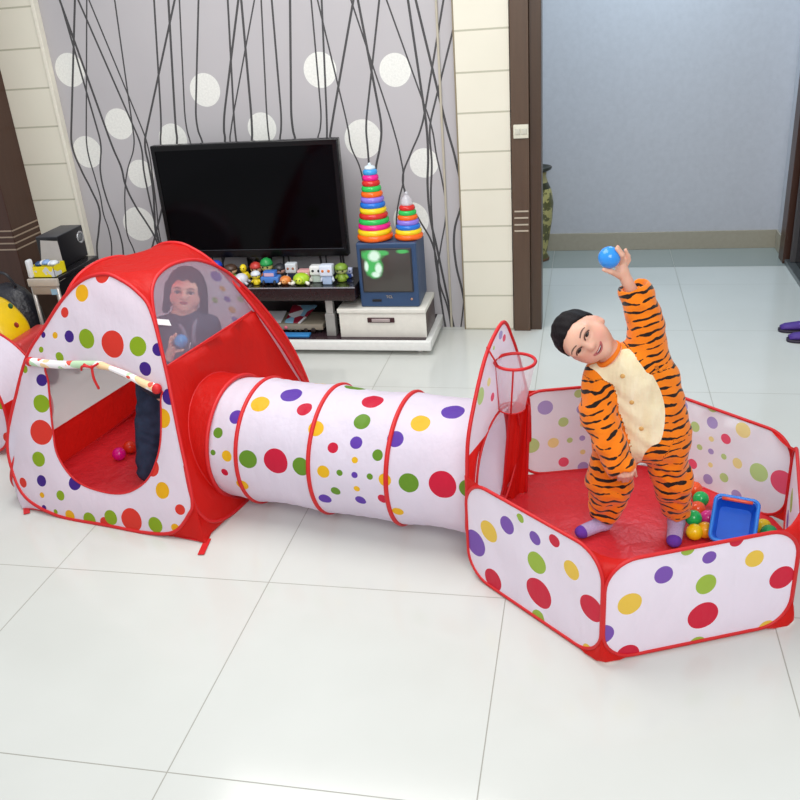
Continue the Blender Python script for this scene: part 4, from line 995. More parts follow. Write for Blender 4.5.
# yellow ride-on toy with a red base
c = np.array(atz(3, 345, .0)); Yd = 3.72
RT_ = np.array(at(0, 325, Yd)); 
DK = thing('ride_on_toy', (RT_[0]-.02, Yd, 0), 'yellow plastic ride-on toy with a red base, cut off at the left edge', 'ride-on toy')
hz_ = float(at(6, 320, Yd)[2]); hx_ = float(at(0, 320, Yd)[0])
V = []
prof = [(-.2, .0), (.06, .0), (.10, .03), (.085, .10), (.02, .19), (-.05, .235), (-.13, .235), (-.2, .2)]
C2 = catmull(prof, 4); zb_ = hz_-.13
g = G(); n = len(C2)
for s_, sc in ((-.11, .85), (-.08, 1), (.08, 1), (.11, .85)):
    m_ = C2.mean(0); V += [(hx_+m_[0]+(a_-m_[0])*sc, Yd+s_, zb_+m_[1]+(b_-m_[1])*sc) for a_, b_ in C2]
F = [tuple(range(n))[::-1], tuple(3*n+k for k in range(n))]+[(i*n+k, i*n+(k+1) % n, (i+1)*n+(k+1) % n, (i+1)*n+k) for i in range(3) for k in range(n)]
mk('body', V, F, plain('efc810', .3), DK)
for (px, py, h_) in ((10.5, 306, '2a5a30'), (16.5, 325, 'a03018')):
    c = at(px, py, Yd-.105); G().ball(c, (.014, .006, .015), 12).out('knob', plain(h_, .4), DK)
rb = q3(24, 322, Yd+.05)
autosm(G().box((hx_-.25, Yd-.16, .12), (hx_+.2, Yd+.16, .16), .015).out('base', plain('c8373a', .35), DK))
autosm(G().box((hx_+.10, Yd-.14, .16), (float(at(34, 325, Yd)[0]), Yd+.14, float(at(30, 333, Yd)[2])), .02).out('seat', plain('c9403f', .35), DK))
for s_ in (-.1, .1):
    for xx_ in (-.15, .12): G().lathe([(.055, 0), (.06, .01), (.06, .03), (.055, .04)], (hx_+xx_, Yd+s_-.02, .062), 20, ax=(np.array([1., 0, 0]), np.array([0, 0, 1.]), np.array([0, 1., 0]))).out('wheel', plain('24201f', .5), DK)
G().box((hx_-.16, Yd-.1, .06), (hx_+.14, Yd+.1, .13)).out('chassis', plain('8f2a2c', .5), DK, False)
# dark bag behind it
bgx = float(at(8, 290, 4.1)[0])
t = NT('bag'); nz = t.noise(t.coord('Object'), 12, 4); BM_ = t.done(t.bsdf(t.mix(nz, srgb('17171c'), srgb('3c3d46')), .4, normal=t.bump(nz, .8, .03)))
BG = thing('bag', (bgx, 4.1, 0), 'dark crumpled bag on the floor behind the yellow ride-on toy', 'bag')
G().ball((bgx, 4.1, .24), (.17, .12, .24), 20).out('body', BM_, BG)
G().tube(catmull([(bgx-.07, 4.08, .46), (bgx-.04, 4.06, .54), (bgx+.04, 4.06, .54), (bgx+.07, 4.08, .46)], 5, False), .008, 8).out('handle', plain('2b2c33', .4), BG)
# shoes at the right edge
def shoe(px, py, Yn, label):
    c = np.array(atz(px, py, 0)); x, y = c[0], c[1]
    T_ = thing('shoe', (x, y, 0), label, 'shoe', 'purple shoes at the right edge')
    P = [(-.085, .018, .026), (-.06, .03, .034), (-.02, .036, .038), (.03, .044, .036), (.08, .055, .036), (.11, .05, .03)]
    V = []; n = 16
    for (u, h, w_) in P:
        for k in range(n): a_ = 2*PI*k/n; V.append((x+u, y+w_*math.cos(a_)*(1.0), .012+max(0, h*(.5+.5*math.sin(a_)))))
    F = [(i*n+k, i*n+(k+1) % n, (i+1)*n+(k+1) % n, (i+1)*n+k) for i in range(len(P)-1) for k in range(n)]+[tuple(range(n))[::-1], tuple((len(P)-1)*n+k for k in range(n))]
    mk('upper', V, F, plain('4a2a86', .6), T_)
    so = [(x-.095, y), (x-.085, y-.024), (x-.03, y-.038), (x+.06, y-.038), (x+.115, y-.03), (x+.12, y), (x+.115, y+.03), (x+.06, y+.038), (x-.03, y+.038), (x-.085, y+.024)]
    L = catmull(so, 4); m = len(L); V = [(a_, b_, 0.0) for a_, b_ in L]+[(a_, b_, .014) for a_, b_ in L]
    mk('sole', V, [tuple(range(m))[::-1], tuple(m+k for k in range(m))]+[(k, (k+1) % m, m+(k+1) % m, m+k) for k in range(m)], plain('2a2036', .5), T_)
    G().tube([(x+.0, y-.035, .03), (x+.005, y-.02, .046), (x+.005, y+.02, .046), (x, y+.035, .03)], .005, 8).out('strap', plain('6a4aa8', .5), T_)
shoe(797, 331, 0, 'purple shoe cut off at the right edge, the further of the two')
shoe(806, 341, 0, 'purple shoe cut off at the right edge, the nearer of the two')
# ---- balls and toy tray
def ball(px, py, r, h, label, z=None, grp='play balls in the ball pit', ctr=None):
    c = np.array(ctr) if ctr is not None else np.array(atz(px, py, z if z is not None else .012+r))
    o = G().ball((0, 0, 0), r, 28).out('play_ball', plain(h, .18), base=(0, 0, 0)); o.location = Vector([float(x) for x in c])
    return tag(o, label, 'ball', grp)
br = .0285
ball(694.5, 489, br, 'ee5a2a', 'orange ball furthest back beside the toddler')
ball(700.8, 499, br, '1fb35c', 'green ball behind, partly above the orange one', z=.05)
ball(697.5, 509, br, 'e8562c', 'orange ball between the two green balls')
ball(693.5, 518, br, '22b45a', 'green ball just above the yellow ball by the foot', z=.055)
ball(694.5, 532, br, 'f5cf12', 'yellow ball nearest the foot in the pit')
ball(708, 518, br, 'e83a96', 'pink ball half hidden by the blue tray')
ball(705, 530, br, 'f3a818', 'amber ball half hidden by the left side of the blue tray')
ball(763, 527, br, 'eec820', 'yellow ball to the right of the blue tray')
ball(769, 533, br, '2fae60', 'green ball mostly hidden behind the front panel, right of the tray')
ball(119, 454, .029, 'e0148c', 'pink ball on the tent floor inside the doorway', z=.035, grp='balls in the tent')
ball(130, 447, .029, 'e03a1e', 'orange-red ball on the tent floor behind the pink one', z=.035, grp='balls in the tent')
# blue tray leaning with its opening to the viewer
c = np.array(atz(734, 524, .085)); vdir = EYE-c; vdir /= np.linalg.norm(vdir)
zx = vdir*.75+np.array([0, -.1, .4]); zx /= np.linalg.norm(zx); xx = np.cross([0, 0, 1.0], zx); xx /= np.linalg.norm(xx); yy = np.cross(zx, xx)
xx, yy = xx*math.cos(-.06)+yy*math.sin(-.06), yy*math.cos(-.06)-xx*math.sin(-.06)
Wt, Ht, Dt = .065, .074, .058
def rr4(w_, h_, r, n=5): return [(cx+r*math.cos(math.radians(a0+90*k/n)), cy+r*math.sin(math.radians(a0+90*k/n))) for cx, cy, a0 in ((w_-r, h_-r, 0), (-w_+r, h_-r, 90), (-w_+r, -h_+r, 180), (w_-r, -h_+r, 270)) for k in range(n+1)]
TY = thing('toy_basket', (c[0], c[1], .012), 'bright blue plastic toy basket lying tilted among the balls', 'toy basket')
lay = [(Wt*.80, Ht*.80, -Dt), (Wt*.98, Ht*.98, 0), (Wt*1.1, Ht*1.1, .002), (Wt*1.1, Ht*1.1, -.008), (Wt*1.06, Ht*1.06, -.008)]
L_in = [(Wt*.78, Ht*.78, -Dt+.004), (Wt*.95, Ht*.95, .002), (Wt*1.10, Ht*1.10, .004), (Wt*1.10, Ht*1.10, -.010), (Wt*1.0, Ht*1.0, -.010), (Wt*.82, Ht*.82, -Dt)]
V = []; rows = []
for (w_, h_, z_) in L_in:
    P = rr4(w_, h_, .016); rows.append(len(P)); V += [c+xx*a_+yy*b_+zx*z_ for a_, b_ in P]
n = rows[0]; F = [tuple(range(n))]+[(i*n+k, i*n+(k+1) % n, (i+1)*n+(k+1) % n, (i+1)*n+k) for i in range(5) for k in range(n)]+[tuple(5*n+k for k in range(n))[::-1]]
zmin = min(v[2] for v in V); sh_ = max(0, .014-zmin); V = [v+np.array([0, 0, sh_]) for v in V]; c = c+np.array([0, 0, sh_])
autosm(mk('basket', V, F, plain('1766d8', .25), TY), .9)
rim = [c+xx*a_+yy*b_+zx*.004 for a_, b_ in rr4(Wt*1.06, Ht*1.06, .02)]; lab(G().tube(rim, .006, 8, True).out('rim', plain('2f86ea', .25), TY), 'lighter blue rolled rim')
hb = [c+xx*a_+yy*(Ht*.90)+zx*(.012) for a_ in (-Wt*.75, -Wt*.3, Wt*.3, Wt*.75)]; lab(G().tube(hb, .006, 8).out('handle', plain('e05a3c', .3), TY), 'red grip bar')

# ================================================================ PEOPLE (distance-field bodies meshed as one surface)
def nrm(v): v = np.asarray(v, float); return v/np.linalg.norm(v)
class SDF:
    def __init__(s, lo, hi, h):
        s.lo = np.array(lo, float); s.h = h; s.n = np.ceil((np.array(hi)-s.lo)/h).astype(int)+1
        s.d = np.full(tuple(s.n), .2, np.float32); s.lab = np.zeros(tuple(s.n), np.int16); s.along = np.zeros(tuple(s.n), np.float32); s.best = np.full(tuple(s.n), 9., np.float32)
    def _reg(s, lo, hi, pad):
        a = np.maximum(0, np.floor((np.array(lo)-pad-s.lo)/s.h).astype(int)); b = np.minimum(s.n, np.ceil((np.array(hi)+pad-s.lo)/s.h).astype(int)+1)
        if (b <= a).any(): return None, None
        sl = tuple(slice(int(x), int(y)) for x, y in zip(a, b))
        ax = [s.lo[i]+s.h*np.arange(a[i], b[i]) for i in range(3)]
        return sl, np.stack(np.meshgrid(*ax, indexing='ij'), -1)
    def _put(s, sl, d, k, lab, al, sub=False):
        cur = s.d[sl]
        if sub:
            h = np.clip(.5-.5*(cur+d)/k, 0, 1); s.d[sl] = cur*(1-h)-d*h+k*h*(1-h); return
        h = np.clip(.5+.5*(cur-d)/k, 0, 1); s.d[sl] = cur*(1-h)+d*h-k*h*(1-h)
        b = s.best[sl]; m = d < b
        b[m] = d[m]; s.best[sl] = b; L = s.lab[sl]; L[m] = lab; s.lab[sl] = L
        A = s.along[sl]; A[m] = np.broadcast_to(al, d.shape)[m]; s.along[sl] = A
    def cone(s, a, b, r1, r2, k=.02, lab=0, al0=0, sub=False, flat=None, fold=0, ff=70):
        a = np.array(a, float); b = np.array(b, float); R_ = max(r1, r2)
        sl, P = s._reg(np.minimum(a, b), np.maximum(a, b), R_+k+.015)
        if sl is None: return
        ab = b-a; L = np.linalg.norm(ab); t = np.clip(((P-a)@ab)/(L*L), 0, 1)
        q = P-(a+t[..., None]*ab)
        if flat is not None: f, ax = flat; ax = nrm(ax); c = q@ax; q = q+(c*(1/f-1))[..., None]*ax
        d = np.linalg.norm(q, axis=-1)-(r1+(r2-r1)*t)
        al = ((P-a)@ab)/L+al0
        if fold: d = d+fold*np.sin(al*ff+3*np.sin(P[..., 0]*37+P[..., 2]*21))*.7+fold*.5*np.sin(P[..., 0]*90+al*30)
        s._put(sl, d.astype(np.float32), k, lab, al.astype(np.float32), sub)
    def ell(s, c, r, A=None, k=.015, lab=0, sub=False, al=None):
        c = np.array(c, float); r = np.array(r, float); A = np.eye(3) if A is None else np.array(A)
        sl, P = s._reg(c-r.max(), c+r.max(), k+.01)
        if sl is None: return
        q = (P-c)@A.T; k0 = np.linalg.norm(q/r, axis=-1); k1 = np.linalg.norm(q/(r*r), axis=-1)+1e-9
        d = k0*(k0-1)/k1
        s._put(sl, d.astype(np.float32), k, lab, (P[..., 2] if al is None else (P-c)@nrm(al)).astype(np.float32), sub)
    def mesh(s, smooth=1):
        v = s.d; ins = v < 0; n = v.shape
        c = np.zeros(tuple(x-1 for x in n), np.int8); cnt = np.zeros(c.shape, np.float32); acc = np.zeros(c.shape+(3,), np.float32)
        g = lambda a, dx, dy, dz: a[dx:n[0]-1+dx, dy:n[1]-1+dy, dz:n[2]-1+dz]
        cs = [(i, j, k) for i in (0, 1) for j in (0, 1) for k in (0, 1)]
        tot = sum(g(ins, *q).astype(np.int8) for q in cs); act = (tot > 0) & (tot < 8)
        I = np.argwhere(act); idx = np.full(c.shape, -1, np.int64); idx[act] = np.arange(len(I))
        acc = np.zeros((len(I), 3)); cnt = np.zeros(len(I))
        for p in cs:
            for ax in range(3):
                if p[ax]: continue
                q = list(p); q[ax] = 1
                va = v[I[:, 0]+p[0], I[:, 1]+p[1], I[:, 2]+p[2]]; vb = v[I[:, 0]+q[0], I[:, 1]+q[1], I[:, 2]+q[2]]
                m = (va < 0) != (vb < 0); t = np.where(m, va/(va-vb+1e-12), 0)
                pt = np.tile(np.array(p, float), (len(I), 1)); pt[:, ax] += t; acc[m] += pt[m]; cnt[m] += 1
        W = s.lo+s.h*(I+acc/cnt[:, None]); F = []
        for ax in range(3):
            sa = [slice(0, n[0]), slice(0, n[1]), slice(0, n[2])]; sb = list(sa); sa[ax] = slice(0, n[ax]-1); sb[ax] = slice(1, n[ax])
            a, b = ins[tuple(sa)], ins[tuple(sb)]; E = np.argwhere(a != b); o1, o2 = (ax+1) % 3, (ax+2) % 3
            ok = (E[:, o1] > 0) & (E[:, o2] > 0) & (E[:, o1] < n[o1]-1) & (E[:, o2] < n[o2]-1); E = E[ok]
            fl = a[E[:, 0], E[:, 1], E[:, 2]]
            def cell(d1, d2): Q = E.copy(); Q[:, o1] -= d1; Q[:, o2] -= d2; return idx[Q[:, 0], Q[:, 1], Q[:, 2]]
            q = np.stack([cell(1, 1), cell(0, 1), cell(0, 0), cell(1, 0)], 1); q[~fl] = q[~fl][:, ::-1]; F.append(q)
        F = np.concatenate(F); F = F[(F >= 0).all(1)]
        lab = s.lab[I[:, 0], I[:, 1], I[:, 2]]; al = s.along[I[:, 0], I[:, 1], I[:, 2]]
        for _ in range(smooth):
            S = np.zeros_like(W); N = np.zeros(len(W))
            for i in range(4):
                np.add.at(S, F[:, i], W[F[:, (i+1) % 4]]); np.add.at(N, F[:, i], 1); np.add.at(S, F[:, i], W[F[:, i-1]]); np.add.at(N, F[:, i], 1)
            W = W*.4+.6*S/np.maximum(N, 1)[:, None]
        return W, F, lab, al
def attr(o, name, vals):
    a = o.data.attributes.new(name, 'FLOAT', 'POINT'); a.data.foreach_set('value', np.asarray(vals, np.float32))
def getattr_node(t, name):
    n = t.n('ShaderNodeAttribute', attribute_name=name); return n.outputs['Fac']
def poly_sd(pts, poly):
    """signed distance in the picture-independent 2-d chart (negative inside)"""
    P = np.asarray(poly, float); d = np.full(len(pts), 1e9)
    for i in range(len(P)):
        a, b = P[i], P[(i+1) % len(P)]; t = np.clip(((pts-a)@(b-a))/((b-a)@(b-a)), 0, 1); d = np.minimum(d, np.linalg.norm(pts-(a+t[:, None]*(b-a)), axis=1))
    return np.where(pip(pts, P), -d, d)
def head_frame(c, up2, toward, yaw=0.0, pitch=0.0):
    """axes of a head whose crown points along up2 (in the view's right/up), facing the viewer turned by yaw / pitch"""
    f = nrm(toward); u = up2[0]*RT+up2[1]*UP; u = nrm(u-(u@f)*f); r = np.cross(u, f)   # r: figure's left when facing us
    f2 = nrm(f*math.cos(pitch)-u*math.sin(pitch)); u2 = nrm(u*math.cos(pitch)+f*math.sin(pitch)); r2 = r
    f3 = nrm(f2*math.cos(yaw)+r2*math.sin(yaw)); r3 = nrm(r2*math.cos(yaw)-f2*math.sin(yaw))
    return np.array([r3, f3, u2])
def add_head(S, c, A, s, lab=1):
    """s = head height; A rows right, forward, up"""
    L = lambda x, y, z: c+s*(A[0]*x+A[1]*y+A[2]*z)
    S.ell(L(0, -.06, .12), np.array([.36, .44, .39])*s, A, .01, lab)
    S.ell(L(0, .06, -.12), np.array([.325, .34, .36])*s, A, .03, lab)
    for q in (-1, 1): S.ell(L(q*.175, .20, -.17), np.array([.15, .15, .15])*s, A, .02, lab)
    S.ell(L(0, .27, -.36), np.array([.11, .10, .09])*s, A, .025, lab)
    S.ell(L(0, .36, .10), np.array([.26, .06, .10])*s, A, .03, lab)
    S.ell(L(0, .41, -.11), np.array([.062, .075, .055])*s, A, .010, lab)
    S.cone(L(0, .37, .03), L(0, .41, -.09), .02*s, .035*s, .015, lab)
    for q in (-1, 1): S.ell(L(q*.045, .405, -.125), np.array([.035, .035, .03])*s, A, .006, lab)
    for q in (-1, 1): S.ell(L(q*.142, .415, .02), np.array([.085, .045, .035])*s, A, .012, lab, sub=True)
    for q in (-1, 1):
        S.ell(L(q*.36, .0, -.10), np.array([.055, .075, .12])*s, A, .008, lab); S.ell(L(q*.41, .03, -.09), np.array([.022, .04, .07])*s, A, .006, lab, sub=True)
    return L
def surf_y(W, c, A, s):
    Q = (W-c)@A.T/s; Q = Q[(Q[:, 1] > .05) & (np.abs(Q[:, 0]) < .5) & (np.abs(Q[:, 2]) < .6)]
    def f(x, z):
        d = (Q[:, 0]-x)**2+(Q[:, 2]-z)**2; k = np.argsort(d)[:5]; return float(np.mean(Q[k, 1]))
    return f
def face_parts(body, L, A, s, FY, smile=True, skin_hex='d9a08a', brow='2a1c18', lip='b0505a'):
    EX, EZ = (.142, .03) if smile else (.15, -.01)
    BZ = 0 if smile else -.035
    def onf(pts, lift=.0): return [L(x, FY(x, z)+lift, z) for x, z in pts]
    for q in (-1, 1):
        e = G().ball(L(q*EX, FY(q*EX, EZ)-.028, EZ), np.array([.075, .045, .030 if smile else .042])*s, 16, ax=A).out('eye', plain('d9d3d2' if not smile else '4a3630', .25), body)
        G().ball(L(q*(EX-.002), FY(q*EX, EZ)+.004, EZ), np.array([.040, .018, .028 if smile else .038])*s, 14, ax=A).out('iris', plain('120d0e', .12), e)
        lid = onf([(q*x, z+EZ) for x, z in ((.06, -.008), (.10, .026), (.142, .036), (.19, .026), (.225, .0))], .012)
        G().tube(catmull(lid, 4, False), .012*s, 6).out('eyelid', plain('5a3a30', .5), body)
        b = onf([(q*x, z+BZ) for x, z in ((.065, .118), (.13, .138), (.20, .135), (.245, .112))], .004)
        G().tube(catmull(b, 4, False), np.interp(np.linspace(0, 1, 13), [0, .5, 1], [.010*s, .013*s, .006*s]), 6).out('eyebrow', plain('6e5348', .8), body)
    if smile:
        up_ = catmull(onf([(-.125, -.21), (-.06, -.228), (0, -.232), (.06, -.228), (.125, -.21)], .006), 4, False)
        lo_ = catmull(onf([(-.125, -.21), (-.07, -.262), (0, -.28), (.07, -.262), (.125, -.21)], .006), 4, False)
        m = len(up_); V = [p+A[1]*.006*s for p in up_]+[p+A[1]*.006*s for p in lo_]
        mo = mk('mouth', V, [(i, i+1, m+i+1, m+i) for i in range(m-1)], plain('4a1218', .4), body)
        lab(G().tube(up_, .010*s, 6).tube(lo_, .014*s, 6).out('lips', plain('b4605e', .4), mo), 'parted smiling lips')
        te_ = catmull(onf([(-.06, -.238), (0, -.244), (.06, -.238)], .008), 4, False)
        G().tube(te_, .007*s, 6).out('teeth', plain('efe8e2', .25), mo)
    else:
        up_ = catmull(onf([(-.09, -.235), (-.03, -.222), (0, -.228), (.03, -.222), (.09, -.235)], .004), 4, False)
        lo_ = catmull(onf([(-.08, -.238), (0, -.262), (.08, -.238)], .004), 5, False)
        G().tube(up_, .013*s, 6).tube(lo_, .016*s, 6).out('lips', plain(lip, .4), body)
def hair_cap(name, S, c, A, s, cut, mat, parent, grow=.03, h=.004, extra=None):
    """hair shell: the skull grown a little, kept where cut(local) < 0"""
    r = s*.62; H = SDF(c-r*1.25, c+r*1.25, h); L = lambda x, y, z: c+s*(A[0]*x+A[1]*y+A[2]*z)
    H.ell(L(0, -.06, .12), np.array([.36+grow, .44+grow, .39+grow])*s, A, .01, 0)
    H.ell(L(0, -.08, -.08), np.array([.34+grow, .40+grow, .33+grow])*s, A, .02, 0)
    if extra: extra(H, L)
    ax = [H.lo[i]+h*np.arange(H.n[i]) for i in range(3)]; P = (np.stack(np.meshgrid(*ax, indexing='ij'), -1)-c)@A.T/s
    H.d += (.010*s*np.sin(P[..., 0]*40+P[..., 2]*13+3*P[..., 1])*np.sin(P[..., 1]*23+P[..., 2]*19)).astype(np.float32)
    k = .010; b = ((cut(P)+.018*np.sin(P[..., 0]*75)*np.sin(P[..., 2]*55+P[..., 1]*60))*s).astype(np.float32); hh = np.clip(.5-.5*(H.d-b)/k, 0, 1); H.d = b*hh+H.d*(1-hh)+k*hh*(1-hh)
    W, F, _, _ = H.mesh(1); return mk(name, W, F, mat, parent)
def skin_mat(nm, base, flush):
    t = NT(nm); fl_ = getattr_node(t, 'flush'); nz = t.noise(t.coord('Object'), 60, 2)
    c = t.mix(fl_, srgb(base), srgb(flush)); return t.done(t.bsdf(c, .45, .4, normal=t.bump(nz, .05, .002), Subsurface_Weight=.12, Subsurface_Scale=.01))
def hair_mat(h):
    t = NT('hair'); mp = t.n('ShaderNodeMapping'); t.link(t.coord('Object'), mp.inputs[0]); mp.inputs['Scale'].default_value = (260, 260, 40)
    nz = t.noise(mp.outputs[0], 1, 3); c = t.mix(nz, srgb(h), srgb('1a1518')); return t.done(t.bsdf(c, .6, .15, normal=t.bump(nz, .5, .004)))

# ---------------------------------------------------------------- toddler in the tiger suit
def P_(px, py, Y): return np.array(at(px, py, Y))
MM = 1/F_PX
def finger(S, pts, r, lab=1):
    for i in range(len(pts)-1): S.cone(pts[i], pts[i+1], r[i], r[i+1], .004, lab)
footL = np.array(atz(592, 527, .03)); footR = np.array(atz(676, 529, .03))
YL, YR = footL[1]+.02, footR[1]+.03; YT = 2.66
hipC = P_(645, 432, YT); chest = P_(637, 372, YT-.01)
hipL, hipR = P_(620, 438, YT), P_(666, 436, YT)
kneeL, kneeR = P_(610, 482, YL-.02), P_(672, 482, YR-.03)
ankL, ankR = P_(604, 514, YL), P_(677, 512, YR)
shL, shR = P_(601, 374, YT-.01), P_(642, 362, YT)
elL = P_(597, 412, YT-.06); wrL = P_(620, 460, YT-.15)
elR = P_(646, 322, YT); cuR = P_(636, 292, YT); wrR = P_(627, 281, YT)
neck = P_(611, 356, YT-.02)
HS = .192
hc_ = P_(583, 337, YT-.05)
tow = EYE-hc_
HA = head_frame(hc_, (-.93, .37), tow, -.22, .18)
boy = thing('person', ((footL+footR)/2*np.array([1, 1, 0])+np.array([0, 0, .012])), 'smiling toddler in an orange tiger suit holding up a blue ball in the ball pit', 'person')
lo = np.array([-.2, 2.25, -.01]); hi = np.array([.5, 2.95, 1.12])
S = SDF(lo, hi, .004)
LB = add_head(S, hc_, HA, HS)
S.cone(LB(0, -.08, -.32), neck+(chest-neck)*.2, .036, .042, .02)
S.cone(neck+(chest-neck)*.2, chest, .04, .052, .02); S.cone(chest, hipC, .052, .06, .03)
S.cone(neck+(chest-neck)*.4, shL, .04, .036, .02); S.cone(neck+(chest-neck)*.4, shR, .04, .036, .02)
S.cone(hipC, hipL, .07, .05, .02); S.cone(hipC, hipR, .07, .05, .02)
S.cone(hipL, kneeL, .052, .036, .015); S.cone(hipR, kneeR, .052, .036, .015)
S.cone(kneeL, ankL, .036, .024, .01); S.cone(kneeR, ankR, .036, .024, .01)
toeL = np.array(atz(582, 533, .03)); toeR = np.array(atz(674, 541, .034))
def foot(S, ank, toe, g=0, lab=2):
    heel = ank+(ank-toe)*.02; heel[2] = .036+g*.3
    S.cone(ank, heel, .026+g, .024+g, .01, lab); t0 = toe.copy(); t0[2] = .034+g*.2; S.cone(heel, t0, .024+g, .021+g, .012, lab, flat=(.85, (0, 0, 1)))
foot(S, ankL, toeL); foot(S, ankR, toeR)
S.cone(shL, elL, .035, .028, .01); S.cone(elL, wrL, .028, .018, .01)
S.cone(shR, elR, .035, .028, .01); S.cone(elR, wrR, .028, .0175, .01)
# raised hand: palm, four fingers over the ball, thumb below it
bc = P_(609.3, 257.5, YT-.035); BR = .0335
palm = P_(622, 271, YT+.002)
S.cone(wrR, palm, .0165, .020, .008, flat=None)
v1 = nrm(bc-palm)
S.cone(palm, P_(621, 263, YT+.008), .018, .015, .008)
def onball(px, py, Y, g=.006): p = P_(px, py, Y); return bc+nrm(p-bc)*max(np.linalg.norm(p-bc), BR+g)
finger(S, [P_(620, 262, YT-.01), onball(619.5, 255.5, YT-.045), onball(616.5, 248.5, YT-.05)], [.0085, .0075, .0062])
finger(S, [P_(622, 262, YT+.005), onball(622.5, 255, YT-.02), onball(617.5, 247, YT-.02)], [.0085, .0078, .0064])
finger(S, [P_(624, 262, YT+.015), P_(627.5, 256, YT+.01), P_(625.5, 250, YT+.0)], [.0082, .0072, .006])
finger(S, [P_(626, 265, YT+.02), P_(629, 260, YT+.02), P_(628.5, 255, YT+.012)], [.0078, .0066, .0055])
finger(S, [P_(620, 276, YT-.01), onball(611, 271.5, YT-.045), onball(604.5, 268, YT-.05)], [.0105, .0085, .0068])
# lower hand gripping the trouser leg
pl0 = P_(625, 470, YT-.16); S.cone(wrL, pl0, .017, .019, .008)
for i, (dx, dy) in enumerate(((-6.5, 10), (-2, 11.5), (2.5, 11), (6.5, 8.5))):
    finger(S, [pl0+(P_(625+dx*.6, 471, YT-.16)-pl0), P_(625+dx, 470+dy*.55, YT-.175), P_(625+dx*.95, 470+dy, YT-.155)], [.0075, .0068, .0058])
finger(S, [pl0, P_(634, 470, YT-.165), P_(636, 476, YT-.15)], [.009, .0075, .006])
W, F, lb, al = S.mesh(1)
sk = skin_mat('toddler_skin', 'dcab94', 'd48878')
body = mk('body', W, F, sk, boy)
ck = [LB(q*.2, .33, -.15) for q in (-1, 1)]; flush = np.maximum.reduce([np.exp(-(np.linalg.norm(W-c, axis=1)/.022)**2) for c in ck]+[.8*np.exp(-(np.linalg.norm(W-LB(0, .42, -.12), axis=1)/.012)**2)]+[.8*np.exp(-(np.linalg.norm(W-LB(q*.42, -.02, -.04), axis=1)/.018)**2) for q in (-1, 1)])
attr(body, 'flush', flush*.6)
face_parts(body, LB, HA, HS, surf_y(W, hc_, HA, HS), True)
def cutb(P):
    x, y, z = P[..., 0], P[..., 1], P[..., 2]
    line = .19-.10*np.clip(np.abs(x)-.2, 0, 1)/.2           # hairline height over the forehead
    front = (y-(.10+np.clip(z-line, -1, 1)*1.9))            # in front of this: bare face
    side = (-.02-z)+np.clip(y+.05, -1, 1)*0.9
    return np.maximum(front, np.maximum(-.30-z, side-.12))
hair_cap('hair', S, hc_, HA, HS, cutb, hair_mat('100c0e'), body, .022)
# suit
S = SDF(lo, hi, .0045)
N1 = chest-hipC
S.cone(P_(632, 372, YT), P_(650, 428, YT+.01), .088, .118, .03, 1, 0, flat=(.86, FW), fold=.0025, ff=60)
S.cone(neck+(chest-neck)*.45, P_(636, 375, YT), .058, .08, .03, 1, .0)
S.cone(neck+(chest-neck)*.5, shL, .055, .055, .025, 1, 0); S.cone(neck+(chest-neck)*.6, shR, .055, .06, .025, 1, 0)
S.cone(P_(662, 375, YT), P_(671, 428, YT+.01), .050, .058, .03, 5, .1, fold=.003)
S.ell(P_(622, 440, YT), (.088, .085, .075), None, .03, 2); S.ell(P_(662, 438, YT+.01), (.088, .09, .08), None, .03, 3)
S.cone(P_(617, 440, YT), kneeL, .076, .076, .02, 2, 0, fold=.005, ff=85); S.cone(kneeL, P_(607, 506, YL), .076, .062, .015, 2, .14, fold=.006, ff=95)
S.cone(P_(665, 440, YT), kneeR, .076, .062, .02, 3, 0, fold=.005, ff=85); S.cone(kneeR, P_(676, 507, YR), .064, .050, .015, 3, .14, fold=.006, ff=95)
ca = nrm(P_(607, 518, YL)-kneeL); S.cone(P_(606.5, 512, YL)+ca*.045, P_(606.5, 512, YL)+ca*.09, .05, .06, .006, 2, 0, sub=True)
ca = nrm(ankR-kneeR); S.cone(P_(676, 512, YR)+ca*.045, P_(676, 512, YR)+ca*.09, .05, .05, .006, 3, 0, sub=True)
# tiger sleeves
S.cone(P_(600, 384, YT-.02), elL, .056, .058, .014, 4, 0, fold=.003, ff=80); S.cone(elL, P_(620, 467, YT-.145), .057, .048, .012, 4, .12, fold=.004, ff=85)
ca = nrm(wrL-elL); c0 = P_(620, 467, YT-.145)+ca*.034; S.cone(c0+ca*.012, c0+ca*.05, .040, .048, .006, 4, 0, sub=True)
S.cone(P_(643, 366, YT), elR, .062, .054, .03, 6, 0, fold=.003, ff=70); S.cone(elR, cuR, .054, .052, .012, 6, .14, fold=.004, ff=90)
S.cone(P_(649, 335, YT), P_(666, 400, YT+.01), .042, .048, .03, 6, .05, fold=.002)
ca = nrm(cuR-elR); c0 = cuR+ca*.052; S.cone(c0-ca*.028, c0+ca*.03, .034, .046, .006, 6, 0, sub=True); S.cone(c0-ca*.0, c0+ca*.05, .05, .07, .008, 6, 0, sub=True)
